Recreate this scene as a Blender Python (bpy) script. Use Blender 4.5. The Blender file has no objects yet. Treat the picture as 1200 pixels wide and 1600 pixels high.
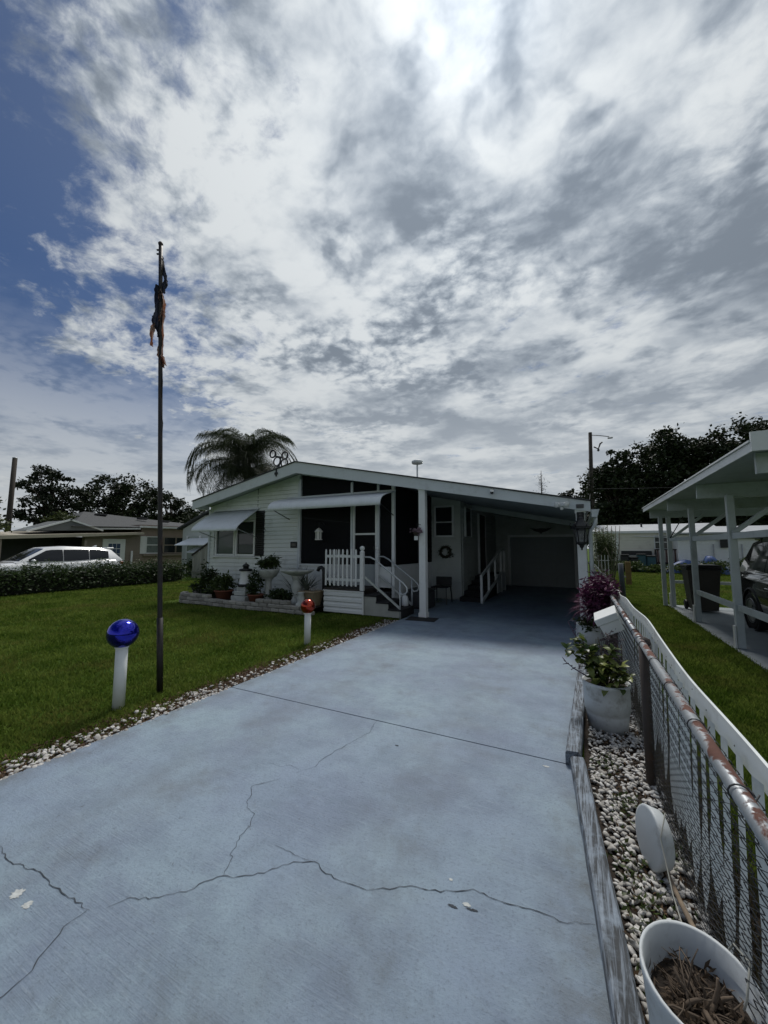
import bpy, bmesh, math, random
import numpy as np
from mathutils import Vector, Matrix, Euler
R = math.radians
scene = bpy.context.scene
COL = scene.collection

# ------------------------------------------------------------------ camera
cam_d = bpy.data.cameras.new('camera')
cam_d.sensor_fit = 'HORIZONTAL'; cam_d.sensor_width = 36.0
cam_d.lens = 36.0 * 601.0 / 1200.0
cam_d.clip_start = 0.05; cam_d.clip_end = 3000
cam = bpy.data.objects.new('camera', cam_d); COL.objects.link(cam)
cam.location = (0, 0, 1.5)
cam.rotation_euler = (R(90 + 5.3), 0, R(26.9))
scene.camera = cam

# ------------------------------------------------------------------ sky and sun
SUN_EL, SUN_AZ = R(58.0), R(-12.4)          # azimuth from +Y towards +X
SUN_DIR = Vector((math.sin(SUN_AZ) * math.cos(SUN_EL), math.cos(SUN_AZ) * math.cos(SUN_EL), math.sin(SUN_EL)))
world = bpy.data.worlds.new('World'); scene.world = world; world.use_nodes = True


class NT:
    """small helper for node trees"""
    def __init__(s, tree): s.t = tree; s.n = tree.nodes; s.l = tree.links
    def node(s, typ, **kw):
        n = s.n.new(typ)
        for k, v in kw.items(): setattr(n, k, v)
        return n
    def put(s, sock, v):
        if isinstance(v, bpy.types.NodeSocket): s.l.new(v, sock)
        elif v is not None:
            if hasattr(sock, 'default_value') and hasattr(sock.default_value, '__len__') and not hasattr(v, '__len__'):
                v = [v] * len(sock.default_value)
            sock.default_value = v
    def math(s, op, a, b=None, c=None, clamp=False):
        n = s.node('ShaderNodeMath', operation=op, use_clamp=clamp)
        s.put(n.inputs[0], a); s.put(n.inputs[1], b)
        if c is not None: s.put(n.inputs[2], c)
        return n.outputs[0]
    def vec(s, op, a, b=None, scale=None):
        n = s.node('ShaderNodeVectorMath', operation=op)
        s.put(n.inputs[0], a)
        if b is not None: s.put(n.inputs[1], b)
        if scale is not None: s.put(n.inputs['Scale'], scale)
        return n.outputs['Value'] if op in ('DOT_PRODUCT', 'LENGTH', 'DISTANCE') else n.outputs[0]
    def noise(s, vec, scale, detail=4, rough=0.55, dist=0.0, color=False, lac=2.0):
        n = s.node('ShaderNodeTexNoise')
        if vec is not None: s.put(n.inputs['Vector'], vec)
        n.inputs['Scale'].default_value = scale; n.inputs['Detail'].default_value = detail
        n.inputs['Roughness'].default_value = rough; n.inputs['Distortion'].default_value = dist
        n.inputs['Lacunarity'].default_value = lac
        return n.outputs['Color'] if color else n.outputs['Fac']
    def step(s, v, a, b, lo=0.0, hi=1.0, smooth=True):
        n = s.node('ShaderNodeMapRange', interpolation_type='SMOOTHSTEP' if smooth else 'LINEAR')
        s.put(n.inputs['Value'], v)
        n.inputs['From Min'].default_value = a; n.inputs['From Max'].default_value = b
        n.inputs['To Min'].default_value = lo; n.inputs['To Max'].default_value = hi
        return n.outputs[0]
    def mix(s, f, a, b, mode='MIX'):
        n = s.node('ShaderNodeMix', data_type='RGBA', blend_type=mode)
        s.put(n.inputs['Factor'], f)
        s.put(n.inputs['A'] if 0 else n.inputs[6], c4(a)); s.put(n.inputs[7], c4(b))
        return n.outputs[2]


def c4(c):
    if isinstance(c, bpy.types.NodeSocket): return c
    if not hasattr(c, '__len__'): return (c, c, c, 1)
    return tuple(c) if len(c) == 4 else tuple(c) + (1,)


def build_sky():
    k = NT(world.node_tree); k.n.clear()
    out = k.node('ShaderNodeOutputWorld'); bg = k.node('ShaderNodeBackground')
    k.l.new(bg.outputs[0], out.inputs['Surface'])
    bg.inputs['Strength'].default_value = 0.1
    sky = k.node('ShaderNodeTexSky', sky_type='NISHITA')
    sky.sun_disc = False; sky.sun_elevation = SUN_EL; sky.sun_rotation = SUN_AZ
    sky.air_density = 1.0; sky.dust_density = 0.4; sky.ozone_density = 2.0
    tc = k.node('ShaderNodeTexCoord'); D = k.vec('NORMALIZE', tc.outputs['Generated'])
    sep = k.node('ShaderNodeSeparateXYZ'); k.l.new(D, sep.inputs[0])
    zc = k.math('ADD', k.math('MAXIMUM', sep.outputs['Z'], 0.0), 0.10)
    comb = k.node('ShaderNodeCombineXYZ')
    k.put(comb.inputs[0], k.math('DIVIDE', sep.outputs['X'], zc))
    k.put(comb.inputs[1], k.math('DIVIDE', sep.outputs['Y'], zc))
    P = comb.outputs[0]                                   # a flat cloud deck seen from below
    sun = k.math('MAXIMUM', k.vec('DOT_PRODUCT', D, tuple(SUN_DIR)), 0.0)
    w = k.vec('SCALE', k.vec('SUBTRACT', k.noise(P, 2.6, 4, color=True), (0.5, 0.5, 0.5)), scale=0.15)
    Pw = k.vec('ADD', P, w)
    mp = k.node('ShaderNodeMapping'); k.l.new(Pw, mp.inputs[0])
    mp.inputs['Rotation'].default_value = (0, 0, R(SKY['rot'])); mp.inputs['Scale'].default_value = (1.0, SKY['streak'], 1.0)
    mp.inputs['Location'].default_value = SKY['loc']
    Ps = mp.outputs[0]
    big = k.noise(Ps, 1.5, 2, 0.5)
    mid = k.noise(Ps, 5.2, 10, 0.64)
    fine = k.noise(Pw, 19.0, 6, 0.62, 0.2)
    side = k.vec('DOT_PRODUCT', P, SKY['side'])            # the bank thins out on one side
    cov = k.math('ADD', k.math('ADD', k.math('MULTIPLY', big, 0.62), k.math('MULTIPLY', mid, 0.62)), k.math('MULTIPLY', fine, 0.20))
    cov = k.math('ADD', cov, k.step(side, *SKY['side_rng']))
    cov = k.math('ADD', cov, k.step(side, -2.3, -1.25, 0.26, 0.0))   # next bank, mostly out of view, added to brighten the house front
    dens = k.step(cov, *SKY['cov'])
    low = k.step(sep.outputs['Z'], 0.10, 0.50, 1.0, 0.0)   # the deck seen edge-on closes up near the horizon
    dens = k.math('MAXIMUM', dens, k.math('MULTIPLY', low, 0.92))
    Pt = k.vec('ADD', Pw, SKY['tloc'])
    thick = k.noise(Pt, SKY['tscale'], 5, 0.52)
    thick2 = k.noise(k.vec('ADD', Ps, (1.7, 9.4, 0)), 7.5, 8, 0.62)
    rip = k.noise(k.vec('ADD', Pw, (3.1, 4.4, 0)), 24.0, 5, 0.6)
    smooth = k.step(side, *SKY['smooth'])                  # the thick side of the bank is smoother
    det = k.math('ADD', k.math('MULTIPLY', k.math('SUBTRACT', thick2, 0.5), 0.50), k.math('MULTIPLY', k.math('SUBTRACT', rip, 0.5), 0.42))
    smooth = k.math('MULTIPLY', smooth, k.step(sep.outputs['Z'], 0.06, 0.42, 0.22, 1.0))
    wob = k.vec('SCALE', k.vec('SUBTRACT', k.noise(P, 16.0, 4, 0.6, color=True), (0.5, 0.5, 0.5)), scale=0.09)
    vor = k.node('ShaderNodeTexVoronoi', feature='F1'); vor.inputs['Scale'].default_value = 13.0
    k.l.new(k.vec('ADD', Ps, wob), vor.inputs['Vector'])
    cell = k.math('SUBTRACT', vor.outputs['Distance'], 0.42)             # rippled puffs, darker between
    det = k.math('ADD', det, k.math('MULTIPLY', cell, SKY['cell']))
    det = k.math('MULTIPLY', det, k.step(k.noise(k.vec('ADD', P, (2.7, 6.1, 0)), 1.7, 3, 0.5), 0.36, 0.62, 0.30, 1.15))   # rippled fields and smooth fields
    th = k.math('ADD', k.math('ADD', k.math('MULTIPLY', k.math('SUBTRACT', thick, 0.5), 1.25), 0.5), k.math('MULTIPLY', det, smooth))
    puff = k.step(k.noise(k.vec('ADD', Pw, SKY['ploc']), 5.0, 4, 0.55), 0.50, 0.76, 0.0, 0.22)   # small dark scud under the deck
    th = k.math('ADD', th, puff)
    th = k.math('ADD', th, k.step(side, *SKY['th_side']))
    dark = k.step(th, *SKY['dark'])
    far = k.step(sep.outputs['Z'], 0.05, 0.50, 0.30, 1.0)
    dark = k.math('MULTIPLY', dark, far)
    g1 = k.math('POWER', sun, 2.2); g2 = k.math('POWER', sun, 16.0); g3 = k.math('POWER', sun, 160.0)
    lit = k.math('ADD', k.math('ADD', k.math('MULTIPLY', g1, SKY['g1']), k.math('MULTIPLY', g2, SKY['g2'])), k.math('ADD', k.math('MULTIPLY', g3, SKY['g3']), SKY['g0']))
    edge = k.math('SUBTRACT', 1.0, k.math('MULTIPLY', dark, SKY['darkness']))
    val = k.math('MULTIPLY', lit, edge)
    tint = k.mix(dark, (0.92, 0.97, 1.0), (0.70, 0.83, 1.0))
    cc = k.vec('SCALE', tint, scale=k.math('MULTIPLY', val, 10.0))
    veil = k.vec('SCALE', (0.85, 0.93, 1.0), scale=k.math('MULTIPLY', g1, 0.8))
    blue = k.vec('ADD', k.vec('MULTIPLY', sky.outputs[0], SKY['blue']), veil)
    col = k.mix(dens, blue, cc)
    k.l.new(col, bg.inputs['Color'])


SKY = dict(rot=35, streak=1.35, loc=(0.4, 1.3, 0), side=(0.7, 0.7, 0.0), side_rng=(-0.95, 0.30, -0.15, 0.20), cov=(0.62, 0.82),
           tloc=(2.0, 7.4, 0), tscale=2.1, cell=0.29, ploc=(1.9, 1.6, 0), smooth=(0.5, 1.2, 1.0, 0.45), th_side=(0.0, 1.3, -0.04, 0.09), dark=(0.36, 0.80), darkness=0.60,
           g0=0.31, g1=0.18, g2=0.08, g3=0.26, blue=(0.07, 0.15, 0.25))
build_sky()
sun_d = bpy.data.lights.new('sun', 'SUN'); sun_d.energy = 1.4; sun_d.angle = R(14); sun_d.color = (1.0, 0.96, 0.9)
sun_o = bpy.data.objects.new('sun', sun_d); COL.objects.link(sun_o)
sun_o.location = SUN_DIR * 60; sun_o.rotation_euler = (-SUN_DIR).to_track_quat('-Z', 'Y').to_euler()
vs = scene.view_settings
vs.view_transform = 'Standard'; vs.look = 'None'; vs.gamma = 1.0; vs.exposure = 0.75; vs.use_curve_mapping = False

# ------------------------------------------------------------------ materials
MATS = {}


def principled(name):
    m = bpy.data.materials.new(name); m.use_nodes = True
    k = NT(m.node_tree); b = k.n['Principled BSDF']
    return m, k, b


def M(name, col, rough=0.6, var=0.15, scale=8.0, bump=0.0, bscale=None, metal=0.0, spec=0.4, alpha=1.0, trans=0.0, coat=0.0,
      dirt=None, dirt_amt=0.0, dirt_scale=2.0, stretch=(1, 1, 1), rnd=0.0, sss=0.0):
    """base colour broken up by noise at two scales, optional dirt patches, grain bump"""
    if name in MATS: return MATS[name]
    m, k, b = principled(name)
    tc = k.node('ShaderNodeTexCoord')
    mp = k.node('ShaderNodeMapping'); k.l.new(tc.outputs['Object'], mp.inputs[0]); mp.inputs['Scale'].default_value = stretch
    P = mp.outputs[0]
    n1 = k.noise(P, scale, 5, 0.6)
    f = k.step(n1, 0.25, 0.75, 1 - var, 1 + var, smooth=False)
    if rnd:
        oi = k.node('ShaderNodeObjectInfo')
        f = k.math('MULTIPLY', f, k.step(oi.outputs['Random'], 0, 1, 1 - rnd, 1 + rnd, smooth=False))
    c = k.vec('SCALE', c4(col)[:3], scale=f)
    if dirt is not None:
        d = k.step(k.noise(P, dirt_scale, 7, 0.68), 0.5, 0.72, 0, dirt_amt)
        c = k.mix(d, c, dirt)
    k.put(b.inputs['Base Color'], c)
    k.put(b.inputs['Roughness'], k.step(n1, 0.2, 0.8, max(0.02, rough - 0.08), min(1, rough + 0.08)))
    b.inputs['Metallic'].default_value = metal
    b.inputs['Specular IOR Level'].default_value = spec
    b.inputs['Alpha'].default_value = alpha
    b.inputs['Transmission Weight'].default_value = trans
    b.inputs['Coat Weight'].default_value = coat
    if bump:
        bp = k.node('ShaderNodeBump'); bp.inputs['Strength'].default_value = 1.0; bp.inputs['Distance'].default_value = bump
        k.put(bp.inputs['Height'], k.noise(P, bscale or scale * 4, 6, 0.65)); k.put(b.inputs['Normal'], bp.outputs[0])
    MATS[name] = m
    return m


def leafmat(name, c1, c2, rough=0.5, trans=0.25):
    """two-tone leaf colour varying per island in space, thin translucent blades"""
    if name in MATS: return MATS[name]
    m, k, b = principled(name)
    g = k.node('ShaderNodeNewGeometry')
    f = k.step(g.outputs['Random Per Island'], 0, 1, 0, 1, smooth=False)
    tc = k.node('ShaderNodeTexCoord')
    n = k.step(k.noise(tc.outputs['Object'], 1.3, 3), 0.3, 0.7)
    f = k.math('MULTIPLY', k.math('ADD', f, n), 0.5)
    c = k.mix(f, c1, c2)
    k.put(b.inputs['Base Color'], c); b.inputs['Roughness'].default_value = rough
    b.inputs['Specular IOR Level'].default_value = 0.3
    if trans:
        t = k.node('ShaderNodeBsdfTranslucent'); k.put(t.inputs[0], c)
        mx = k.node('ShaderNodeMixShader'); mx.inputs[0].default_value = trans
        k.l.new(b.outputs[0], mx.inputs[1]); k.l.new(t.outputs[0], mx.inputs[2])
        k.l.new(mx.outputs[0], k.n['Material Output'].inputs[0])
    MATS[name] = m
    return m


# ------------------------------------------------------------------ mesh helpers
class MB:
    """collects simple shapes into one mesh (world or local coordinates)"""
    def __init__(s): s.v = []; s.f = []; s.sm = []
    def add(s, vs, fs, smooth=False):
        o = len(s.v); s.v += [tuple(p) for p in vs]
        s.f += [tuple(i + o for i in q) for q in fs]; s.sm += [smooth] * len(fs); return s
    def box(s, c, d, rz=0.0, rx=0.0, ry=0.0, bev=0.0):
        hx, hy, hz = d[0] / 2, d[1] / 2, d[2] / 2
        m = Euler((rx, ry, rz)).to_matrix()
        C = Vector(c)
        if bev <= 0:
            vs = [C + m @ Vector((x, y, z)) for x in (-hx, hx) for y in (-hy, hy) for z in (-hz, hz)]
            return s.add(vs, [(0, 1, 3, 2), (4, 6, 7, 5), (0, 4, 5, 1), (2, 3, 7, 6), (0, 2, 6, 4), (1, 5, 7, 3)])
        b = min(bev, hx * 0.9, hy * 0.9, hz * 0.9)
        vs = []
        for x in (-1, 1):
            for y in (-1, 1):
                for z in (-1, 1):
                    vs += [C + m @ Vector((x * hx, y * (hy - b), z * (hz - b))), C + m @ Vector((x * (hx - b), y * hy, z * (hz - b))),
                           C + m @ Vector((x * (hx - b), y * (hy - b), z * hz))]
        i = lambda x, y, z, a: (x * 4 + y * 2 + z) * 3 + a
        F = []
        for e in (0, 1):
            F.append(tuple(i(e, y, z, 0) for y, z in ((0, 0), (1, 0), (1, 1), (0, 1))))
            F.append(tuple(i(x, e, z, 1) for x, z in ((0, 0), (0, 1), (1, 1), (1, 0))))
            F.append(tuple(i(x, y, e, 2) for x, y in ((0, 0), (1, 0), (1, 1), (0, 1))))
        for a in (0, 1):
            for c_ in (0, 1):
                F.append((i(a, c_, 0, 0), i(a, c_, 1, 0), i(a, c_, 1, 1), i(a, c_, 0, 1)))
                F.append((i(a, 0, c_, 0), i(a, 1, c_, 0), i(a, 1, c_, 2), i(a, 0, c_, 2)))
                F.append((i(0, a, c_, 1), i(1, a, c_, 1), i(1, a, c_, 2), i(0, a, c_, 2)))
        for x in (0, 1):
            for y in (0, 1):
                for z in (0, 1): F.append((i(x, y, z, 0), i(x, y, z, 1), i(x, y, z, 2)))
        return s.add(vs, F)
    def bar(s, a, b, w, h=None, up=(0, 0, 1)):
        """rectangular bar from a to b"""
        h = h or w; a = Vector(a); b = Vector(b); d = (b - a).normalized(); U = Vector(up)
        if abs(d.dot(U)) > 0.99: U = Vector((0, 1, 0))
        x = d.cross(U).normalized() * (w / 2); y = x.normalized().cross(d).normalized() * (h / 2)
        vs = [p + sx * x + sy * y for p in (a, b) for sx, sy in ((-1, -1), (1, -1), (1, 1), (-1, 1))]
        return s.add(vs, [(0, 3, 2, 1), (4, 5, 6, 7), (0, 1, 5, 4), (1, 2, 6, 5), (2, 3, 7, 6), (3, 0, 4, 7)])
    def tube(s, pts, r, n=8, cap=True, smooth=True):
        pts = [Vector(p) for p in pts]; rs = r if hasattr(r, '__len__') else [r] * len(pts)
        vs = []; U = None
        for i, p in enumerate(pts):
            d = (pts[min(i + 1, len(pts) - 1)] - pts[max(i - 1, 0)])
            d = d.normalized() if d.length > 1e-9 else Vector((0, 0, 1))
            if U is None:
                U = Vector((1, 0, 0)) if abs(d.x) < 0.9 else Vector((0, 1, 0))
            U = (U - d * U.dot(d)); U = U.normalized() if U.length > 1e-6 else d.orthogonal().normalized()
            W = d.cross(U)
            for j in range(n):
                t = 2 * math.pi * j / n; vs.append(p + (U * math.cos(t) + W * math.sin(t)) * rs[i])
        F = [(i * n + j, i * n + (j + 1) % n, (i + 1) * n + (j + 1) % n, (i + 1) * n + j) for i in range(len(pts) - 1) for j in range(n)]
        s.add(vs, F, smooth)
        if cap:
            o = len(s.v) - len(vs)
            s.f += [tuple(o + j for j in reversed(range(n))), tuple(o + (len(pts) - 1) * n + j for j in range(n))]; s.sm += [False, False]
        return s
    def lathe(s, prof, c=(0, 0, 0), n=20, smooth=True, sx=1.0, sy=1.0, rot=None):
        C = Vector(c); vs = []
        for r, z in prof:
            for j in range(n):
                t = 2 * math.pi * j / n; p = Vector((r * math.cos(t) * sx, r * math.sin(t) * sy, z))
                vs.append(C + (rot @ p if rot else p))
        F = [(i * n + j, i * n + (j + 1) % n, (i + 1) * n + (j + 1) % n, (i + 1) * n + j) for i in range(len(prof) - 1) for j in range(n)]
        return s.add(vs, F, smooth)
    def quad(s, *p): return s.add(p, [tuple(range(len(p)))])
    def prism(s, poly, off):
        """polygon (3-D points) extruded by vector off"""
        n = len(poly); O_ = Vector(off); a = [Vector(p) for p in poly]
        return s.add(a + [p + O_ for p in a], [tuple(reversed(range(n))), tuple(range(n, 2 * n))] + [(i, (i + 1) % n, n + (i + 1) % n, n + i) for i in range(n)])
    def ball(s, c, r, seg=16, ring=10, sz=1.0):
        prof = [(r * math.sin(math.pi * i / ring) + (1e-4 if i in (0, ring) else 0), -r * sz * math.cos(math.pi * i / ring)) for i in range(ring + 1)]
        return s.lathe(prof, c, seg)
    def mesh(s, name):
        me = bpy.data.meshes.new(name); me.from_pydata(s.v, [], s.f)
        me.polygons.foreach_set('use_smooth', s.sm); me.update(); return me


PM = {}


def tag(o, label=None, cat=None, group=None, kind=None):
    for k_, v in (('label', label), ('category', cat), ('group', group), ('kind', kind)):
        if v: o[k_] = v
    return o


def E(name, loc, label, cat, group=None, rz=0.0):
    o = bpy.data.objects.new(name, None); COL.objects.link(o)
    o.empty_display_size = 0.2; o.location = loc; o.rotation_euler = (0, 0, rz)
    PM[o.name] = Matrix.Translation(Vector(loc)) @ Matrix.Rotation(rz, 4, 'Z')
    return tag(o, label, cat, group)


def O(name, mesh, mat, parent=None, local=False, label=None, cat=None, group=None, kind=None, loc=None):
    """one mesh object; vertices are in world coordinates unless local is set"""
    me = mesh.mesh(name) if isinstance(mesh, MB) else mesh
    if mat is not None and not me.materials: me.materials.append(mat)
    o = bpy.data.objects.new(name, me); COL.objects.link(o)
    if loc is not None: o.location = loc
    if parent is not None:
        o.parent = parent
        if not local and parent.name in PM: o.matrix_parent_inverse = PM[parent.name].inverted()
        elif not local: PM.setdefault(parent.name, Matrix())
    PM[o.name] = Matrix.Translation(Vector(loc)) if loc is not None else Matrix()
    return tag(o, label, cat, group, kind)


def copy_tree(o, parent=None):
    c = o.copy(); COL.objects.link(c)
    if parent is not None: c.parent = parent
    for ch in [x for x in bpy.data.objects if x.parent == o]: copy_tree(ch, c)
    return c


def npmesh(name, V, F, smooth=False):
    """mesh from numpy arrays; F is (n,3) or (n,4)"""
    me = bpy.data.meshes.new(name); V = np.asarray(V, np.float32); F = np.asarray(F, np.int32); n, kk = F.shape
    me.vertices.add(len(V)); me.vertices.foreach_set('co', V.ravel())
    me.loops.add(n * kk); me.loops.foreach_set('vertex_index', F.ravel())
    me.polygons.add(n); me.polygons.foreach_set('loop_start', np.arange(0, n * kk, kk, dtype=np.int32))
    if smooth: me.polygons.foreach_set('use_smooth', np.ones(n, bool))
    me.update(calc_edges=True); return me


def leaves(P, size, rng, aspect=0.5, up=0.3, droop=0.0):
    """one folded quad leaf at each point of P"""
    n = len(P); d = rng.normal(size=(n, 3)); d[:, 2] = d[:, 2] * 0.6 - droop
    d /= np.linalg.norm(d, axis=1)[:, None]
    a = rng.normal(size=(n, 3)); a[:, 2] += up; w = np.cross(d, a); w /= np.linalg.norm(w, axis=1)[:, None] + 1e-9
    L = (size * (0.6 + 0.8 * rng.random(n)))[:, None]; W = L * aspect
    nrm = np.cross(d, w)
    V = np.stack([P, P + d * L * 0.5 + w * W * 0.5 + nrm * L * 0.06, P + d * L, P + d * L * 0.5 - w * W * 0.5 + nrm * L * 0.06], 1).reshape(-1, 3)
    return V, np.arange(4 * n).reshape(-1, 4)


def stones(P, S, rng, name, squash=0.62):
    """rounded irregular pebbles (subdivided octahedra) at P with sizes S"""
    o = np.array([(1, 0, 0), (-1, 0, 0), (0, 1, 0), (0, -1, 0), (0, 0, 1), (0, 0, -1)], float)
    t = [(0, 2, 4), (2, 1, 4), (1, 3, 4), (3, 0, 4), (2, 0, 5), (1, 2, 5), (3, 1, 5), (0, 3, 5)]
    vs = [tuple(p) for p in o]; cache = {}; tt = []
    def midp(a, b):
        key = (min(a, b), max(a, b))
        if key not in cache:
            m = np.array(vs[a]) + np.array(vs[b]); m /= np.linalg.norm(m); cache[key] = len(vs); vs.append(tuple(m))
        return cache[key]
    for a, b, c in t:
        ab, bc, ca = midp(a, b), midp(b, c), midp(c, a); tt += [(a, ab, ca), (ab, b, bc), (ca, bc, c), (ab, bc, ca)]
    B = np.array(vs); T = np.array(tt); n = len(P); m = len(B)
    bumpy = 1 + rng.normal(size=(n, m, 1)) * 0.11
    V = B[None] * bumpy * (0.75 + 0.5 * rng.random((n, 1, 3)))
    V[:, :, 2] *= squash
    q = rng.random(n) * 6.283; ca, sa = np.cos(q)[:, None], np.sin(q)[:, None]
    x, y = V[:, :, 0] * ca - V[:, :, 1] * sa, V[:, :, 0] * sa + V[:, :, 1] * ca
    tl = rng.normal(size=(n, 1)) * 0.35; z = V[:, :, 2] + x * tl
    V = np.stack([x, y, z], 2) * np.asarray(S)[:, None, None] + np.asarray(P)[:, None, :]
    F = (T[None] + (np.arange(n) * m)[:, None, None]).reshape(-1, 3)
    return npmesh(name, V.reshape(-1, 3), F, True)


WHITE = M('white_paint', (0.74, 0.76, 0.75), 0.5, 0.05, 3, dirt=(0.42, 0.42, 0.38), dirt_amt=0.35, dirt_scale=3)
TRIM = M('grey_white_trim', (0.62, 0.66, 0.68), 0.5, 0.06, 2.5, dirt=(0.36, 0.37, 0.36), dirt_amt=0.4, dirt_scale=4)
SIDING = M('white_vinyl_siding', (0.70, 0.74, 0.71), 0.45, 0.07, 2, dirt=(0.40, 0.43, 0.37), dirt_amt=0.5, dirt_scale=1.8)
INNER = M('shade_toned_siding', (0.50, 0.53, 0.50), 0.6, 0.08, 2, dirt=(0.28, 0.3, 0.27), dirt_amt=0.5, dirt_scale=1.8)  # siding colour darkened to deepen the shade inside the carport
BLACK = M('black_metal', (0.015, 0.016, 0.018), 0.45, 0.2, 10)
DARKWOOD = M('dark_wood', (0.03, 0.025, 0.022), 0.7, 0.3, 6, stretch=(1, 1, 6))
STEEL = M('galvanised_steel', (0.42, 0.44, 0.45), 0.42, 0.15, 20, metal=0.7, dirt=(0.2, 0.12, 0.08), dirt_amt=0.4, dirt_scale=9)
GLASS = M('window_glass', (0.02, 0.025, 0.028), 0.06, 0.05, 1, spec=0.6)
SCREEN = M('insect_screen', (0.012, 0.013, 0.015), 0.75, 0.1, 4, spec=0.1, alpha=0.9)
SOIL = M('soil', (0.035, 0.025, 0.018), 0.95, 0.5, 30, bump=0.02, bscale=60)
BARK = M('bark', (0.05, 0.04, 0.032), 0.9, 0.35, 5, bump=0.03, bscale=14, stretch=(1, 1, 0.3))

# ------------------------------------------------------------------ ground
rng = np.random.default_rng(7)
random.seed(7)


def lawn_material():
    m, k, b = principled('lawn_ground')
    tc = k.node('ShaderNodeTexCoord'); P = tc.outputs['Object']
    n = k.noise(P, 1.1, 6, 0.6); f = k.noise(P, 45.0, 5, 0.7)
    c = k.mix(k.step(n, 0.35, 0.7), (0.055, 0.105, 0.009), (0.105, 0.160, 0.020))
    c = k.mix(k.step(k.noise(P, 0.55, 5, 0.6), 0.58, 0.72, 0, 0.6), c, (0.085, 0.075, 0.03))
    c = k.mix(k.step(f, 0.3, 0.7, 0, 0.55), c, (0.018, 0.03, 0.006))
    k.put(b.inputs['Base Color'], c); b.inputs['Roughness'].default_value = 0.95; b.inputs['Specular IOR Level'].default_value = 0.1
    bp = k.node('ShaderNodeBump'); bp.inputs['Distance'].default_value = 0.04; k.put(bp.inputs['Height'], f); k.put(b.inputs['Normal'], bp.outputs[0])
    return m


LAWN = lawn_material()
g = MB(); g.quad((-700, -700, -0.03), (700, -700, -0.03), (700, 700, -0.03), (-700, 700, -0.03))
O('ground', g, LAWN, kind='structure')


def driveway_material():
    m, k, b = principled('painted_concrete')
    tc = k.node('ShaderNodeTexCoord'); P = tc.outputs['Object']
    big = k.noise(P, 0.7, 6, 0.62); midn = k.noise(P, 3.2, 9, 0.72); fin = k.noise(P, 70.0, 6, 0.75); patch = k.noise(k.vec('ADD', P, (11, 4, 0)), 1.5, 7, 0.66)
    mp = k.node('ShaderNodeMapping'); k.l.new(P, mp.inputs[0]); mp.inputs['Scale'].default_value = (1.3, 42.0, 1.0)
    mp.inputs['Rotation'].default_value = (0, 0, R(-3))
    broom = k.noise(mp.outputs[0], 2.6, 6, 0.8)
    c = k.mix(k.step(big, 0.3, 0.7), (0.220, 0.280, 0.374), (0.265, 0.352, 0.412))          # old coat, newer coat
    c = k.mix(k.step(patch, 0.42, 0.66, 0, 0.65), c, (0.190, 0.232, 0.318))
    c = k.mix(k.step(midn, 0.42, 0.70, 0, 0.52), c, (0.172, 0.222, 0.280))
    c = k.mix(k.math('MULTIPLY', k.step(broom, 0.50, 0.72), k.step(patch, 0.35, 0.6, 0.08, 0.42)), c, (0.40, 0.47, 0.53))
    c = k.mix(k.step(fin, 0.52, 0.72, 0, 0.75), c, (0.105, 0.130, 0.165))
    c = k.mix(k.step(k.noise(P, 30.0, 5, 0.7), 0.50, 0.72, 0, 0.35), c, (0.13, 0.16, 0.195))
    c = k.mix(k.step(fin, 0.36, 0.26, 0, 0.35), c, (0.42, 0.49, 0.55))
    # two faint tyre lanes of rubber and dirt along the drive, broken up by noise
    sx = k.node('ShaderNodeSeparateXYZ'); k.l.new(P, sx.inputs[0])
    lane = k.math('ADD', k.step(k.math('ABSOLUTE', k.math('ADD', sx.outputs['X'], 0.95)), 0.10, 0.42, 1, 0), k.step(k.math('ABSOLUTE', k.math('ADD', sx.outputs['X'], 2.45)), 0.10, 0.42, 1, 0))
    c = k.mix(k.math('MULTIPLY', lane, k.step(k.noise(P, 2.6, 8, 0.7), 0.40, 0.66, 0.05, 0.45)), c, (0.15, 0.175, 0.205))
    # scuffs, leaf stains, flaked spots
    c = k.mix(k.step(k.noise(P, 1.9, 8, 0.74), 0.52, 0.70, 0, 0.50), c, (0.135, 0.155, 0.17))
    c = k.mix(k.step(k.noise(P, 15.0, 4, 0.65, 1.6), 0.66, 0.74, 0, 0.6), c, (0.095, 0.11, 0.125))
    c = k.mix(k.step(k.noise(k.vec('ADD', P, (5, 3, 0)), 10.0, 5, 0.7, 0.9), 0.69, 0.76, 0, 0.5), c, (0.42, 0.47, 0.49))
    # dirt gathers along both edges
    edge = k.math('MAXIMUM', k.step(sx.outputs['X'], -3.15, -3.42, 0, 1), k.step(sx.outputs['X'], -0.30, 0.0, 0, 1))
    c = k.mix(k.math('MULTIPLY', edge, k.step(k.noise(P, 6.0, 7, 0.7), 0.35, 0.65, 0.1, 0.6)), c, (0.11, 0.115, 0.11))
    k.put(b.inputs['Base Color'], c)
    k.put(b.inputs['Roughness'], k.step(midn, 0.2, 0.8, 0.45, 0.75)); b.inputs['Specular IOR Level'].default_value = 0.35
    h = k.math('ADD', k.math('MULTIPLY', k.math('MULTIPLY', broom, k.step(patch, 0.38, 0.62, 0.15, 1.0)), 0.55), k.math('MULTIPLY', fin, 0.6))
    bp = k.node('ShaderNodeBump'); bp.inputs['Distance'].default_value = 0.010; k.put(bp.inputs['Height'], h); k.put(b.inputs['Normal'], bp.outputs[0])
    return m


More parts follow.
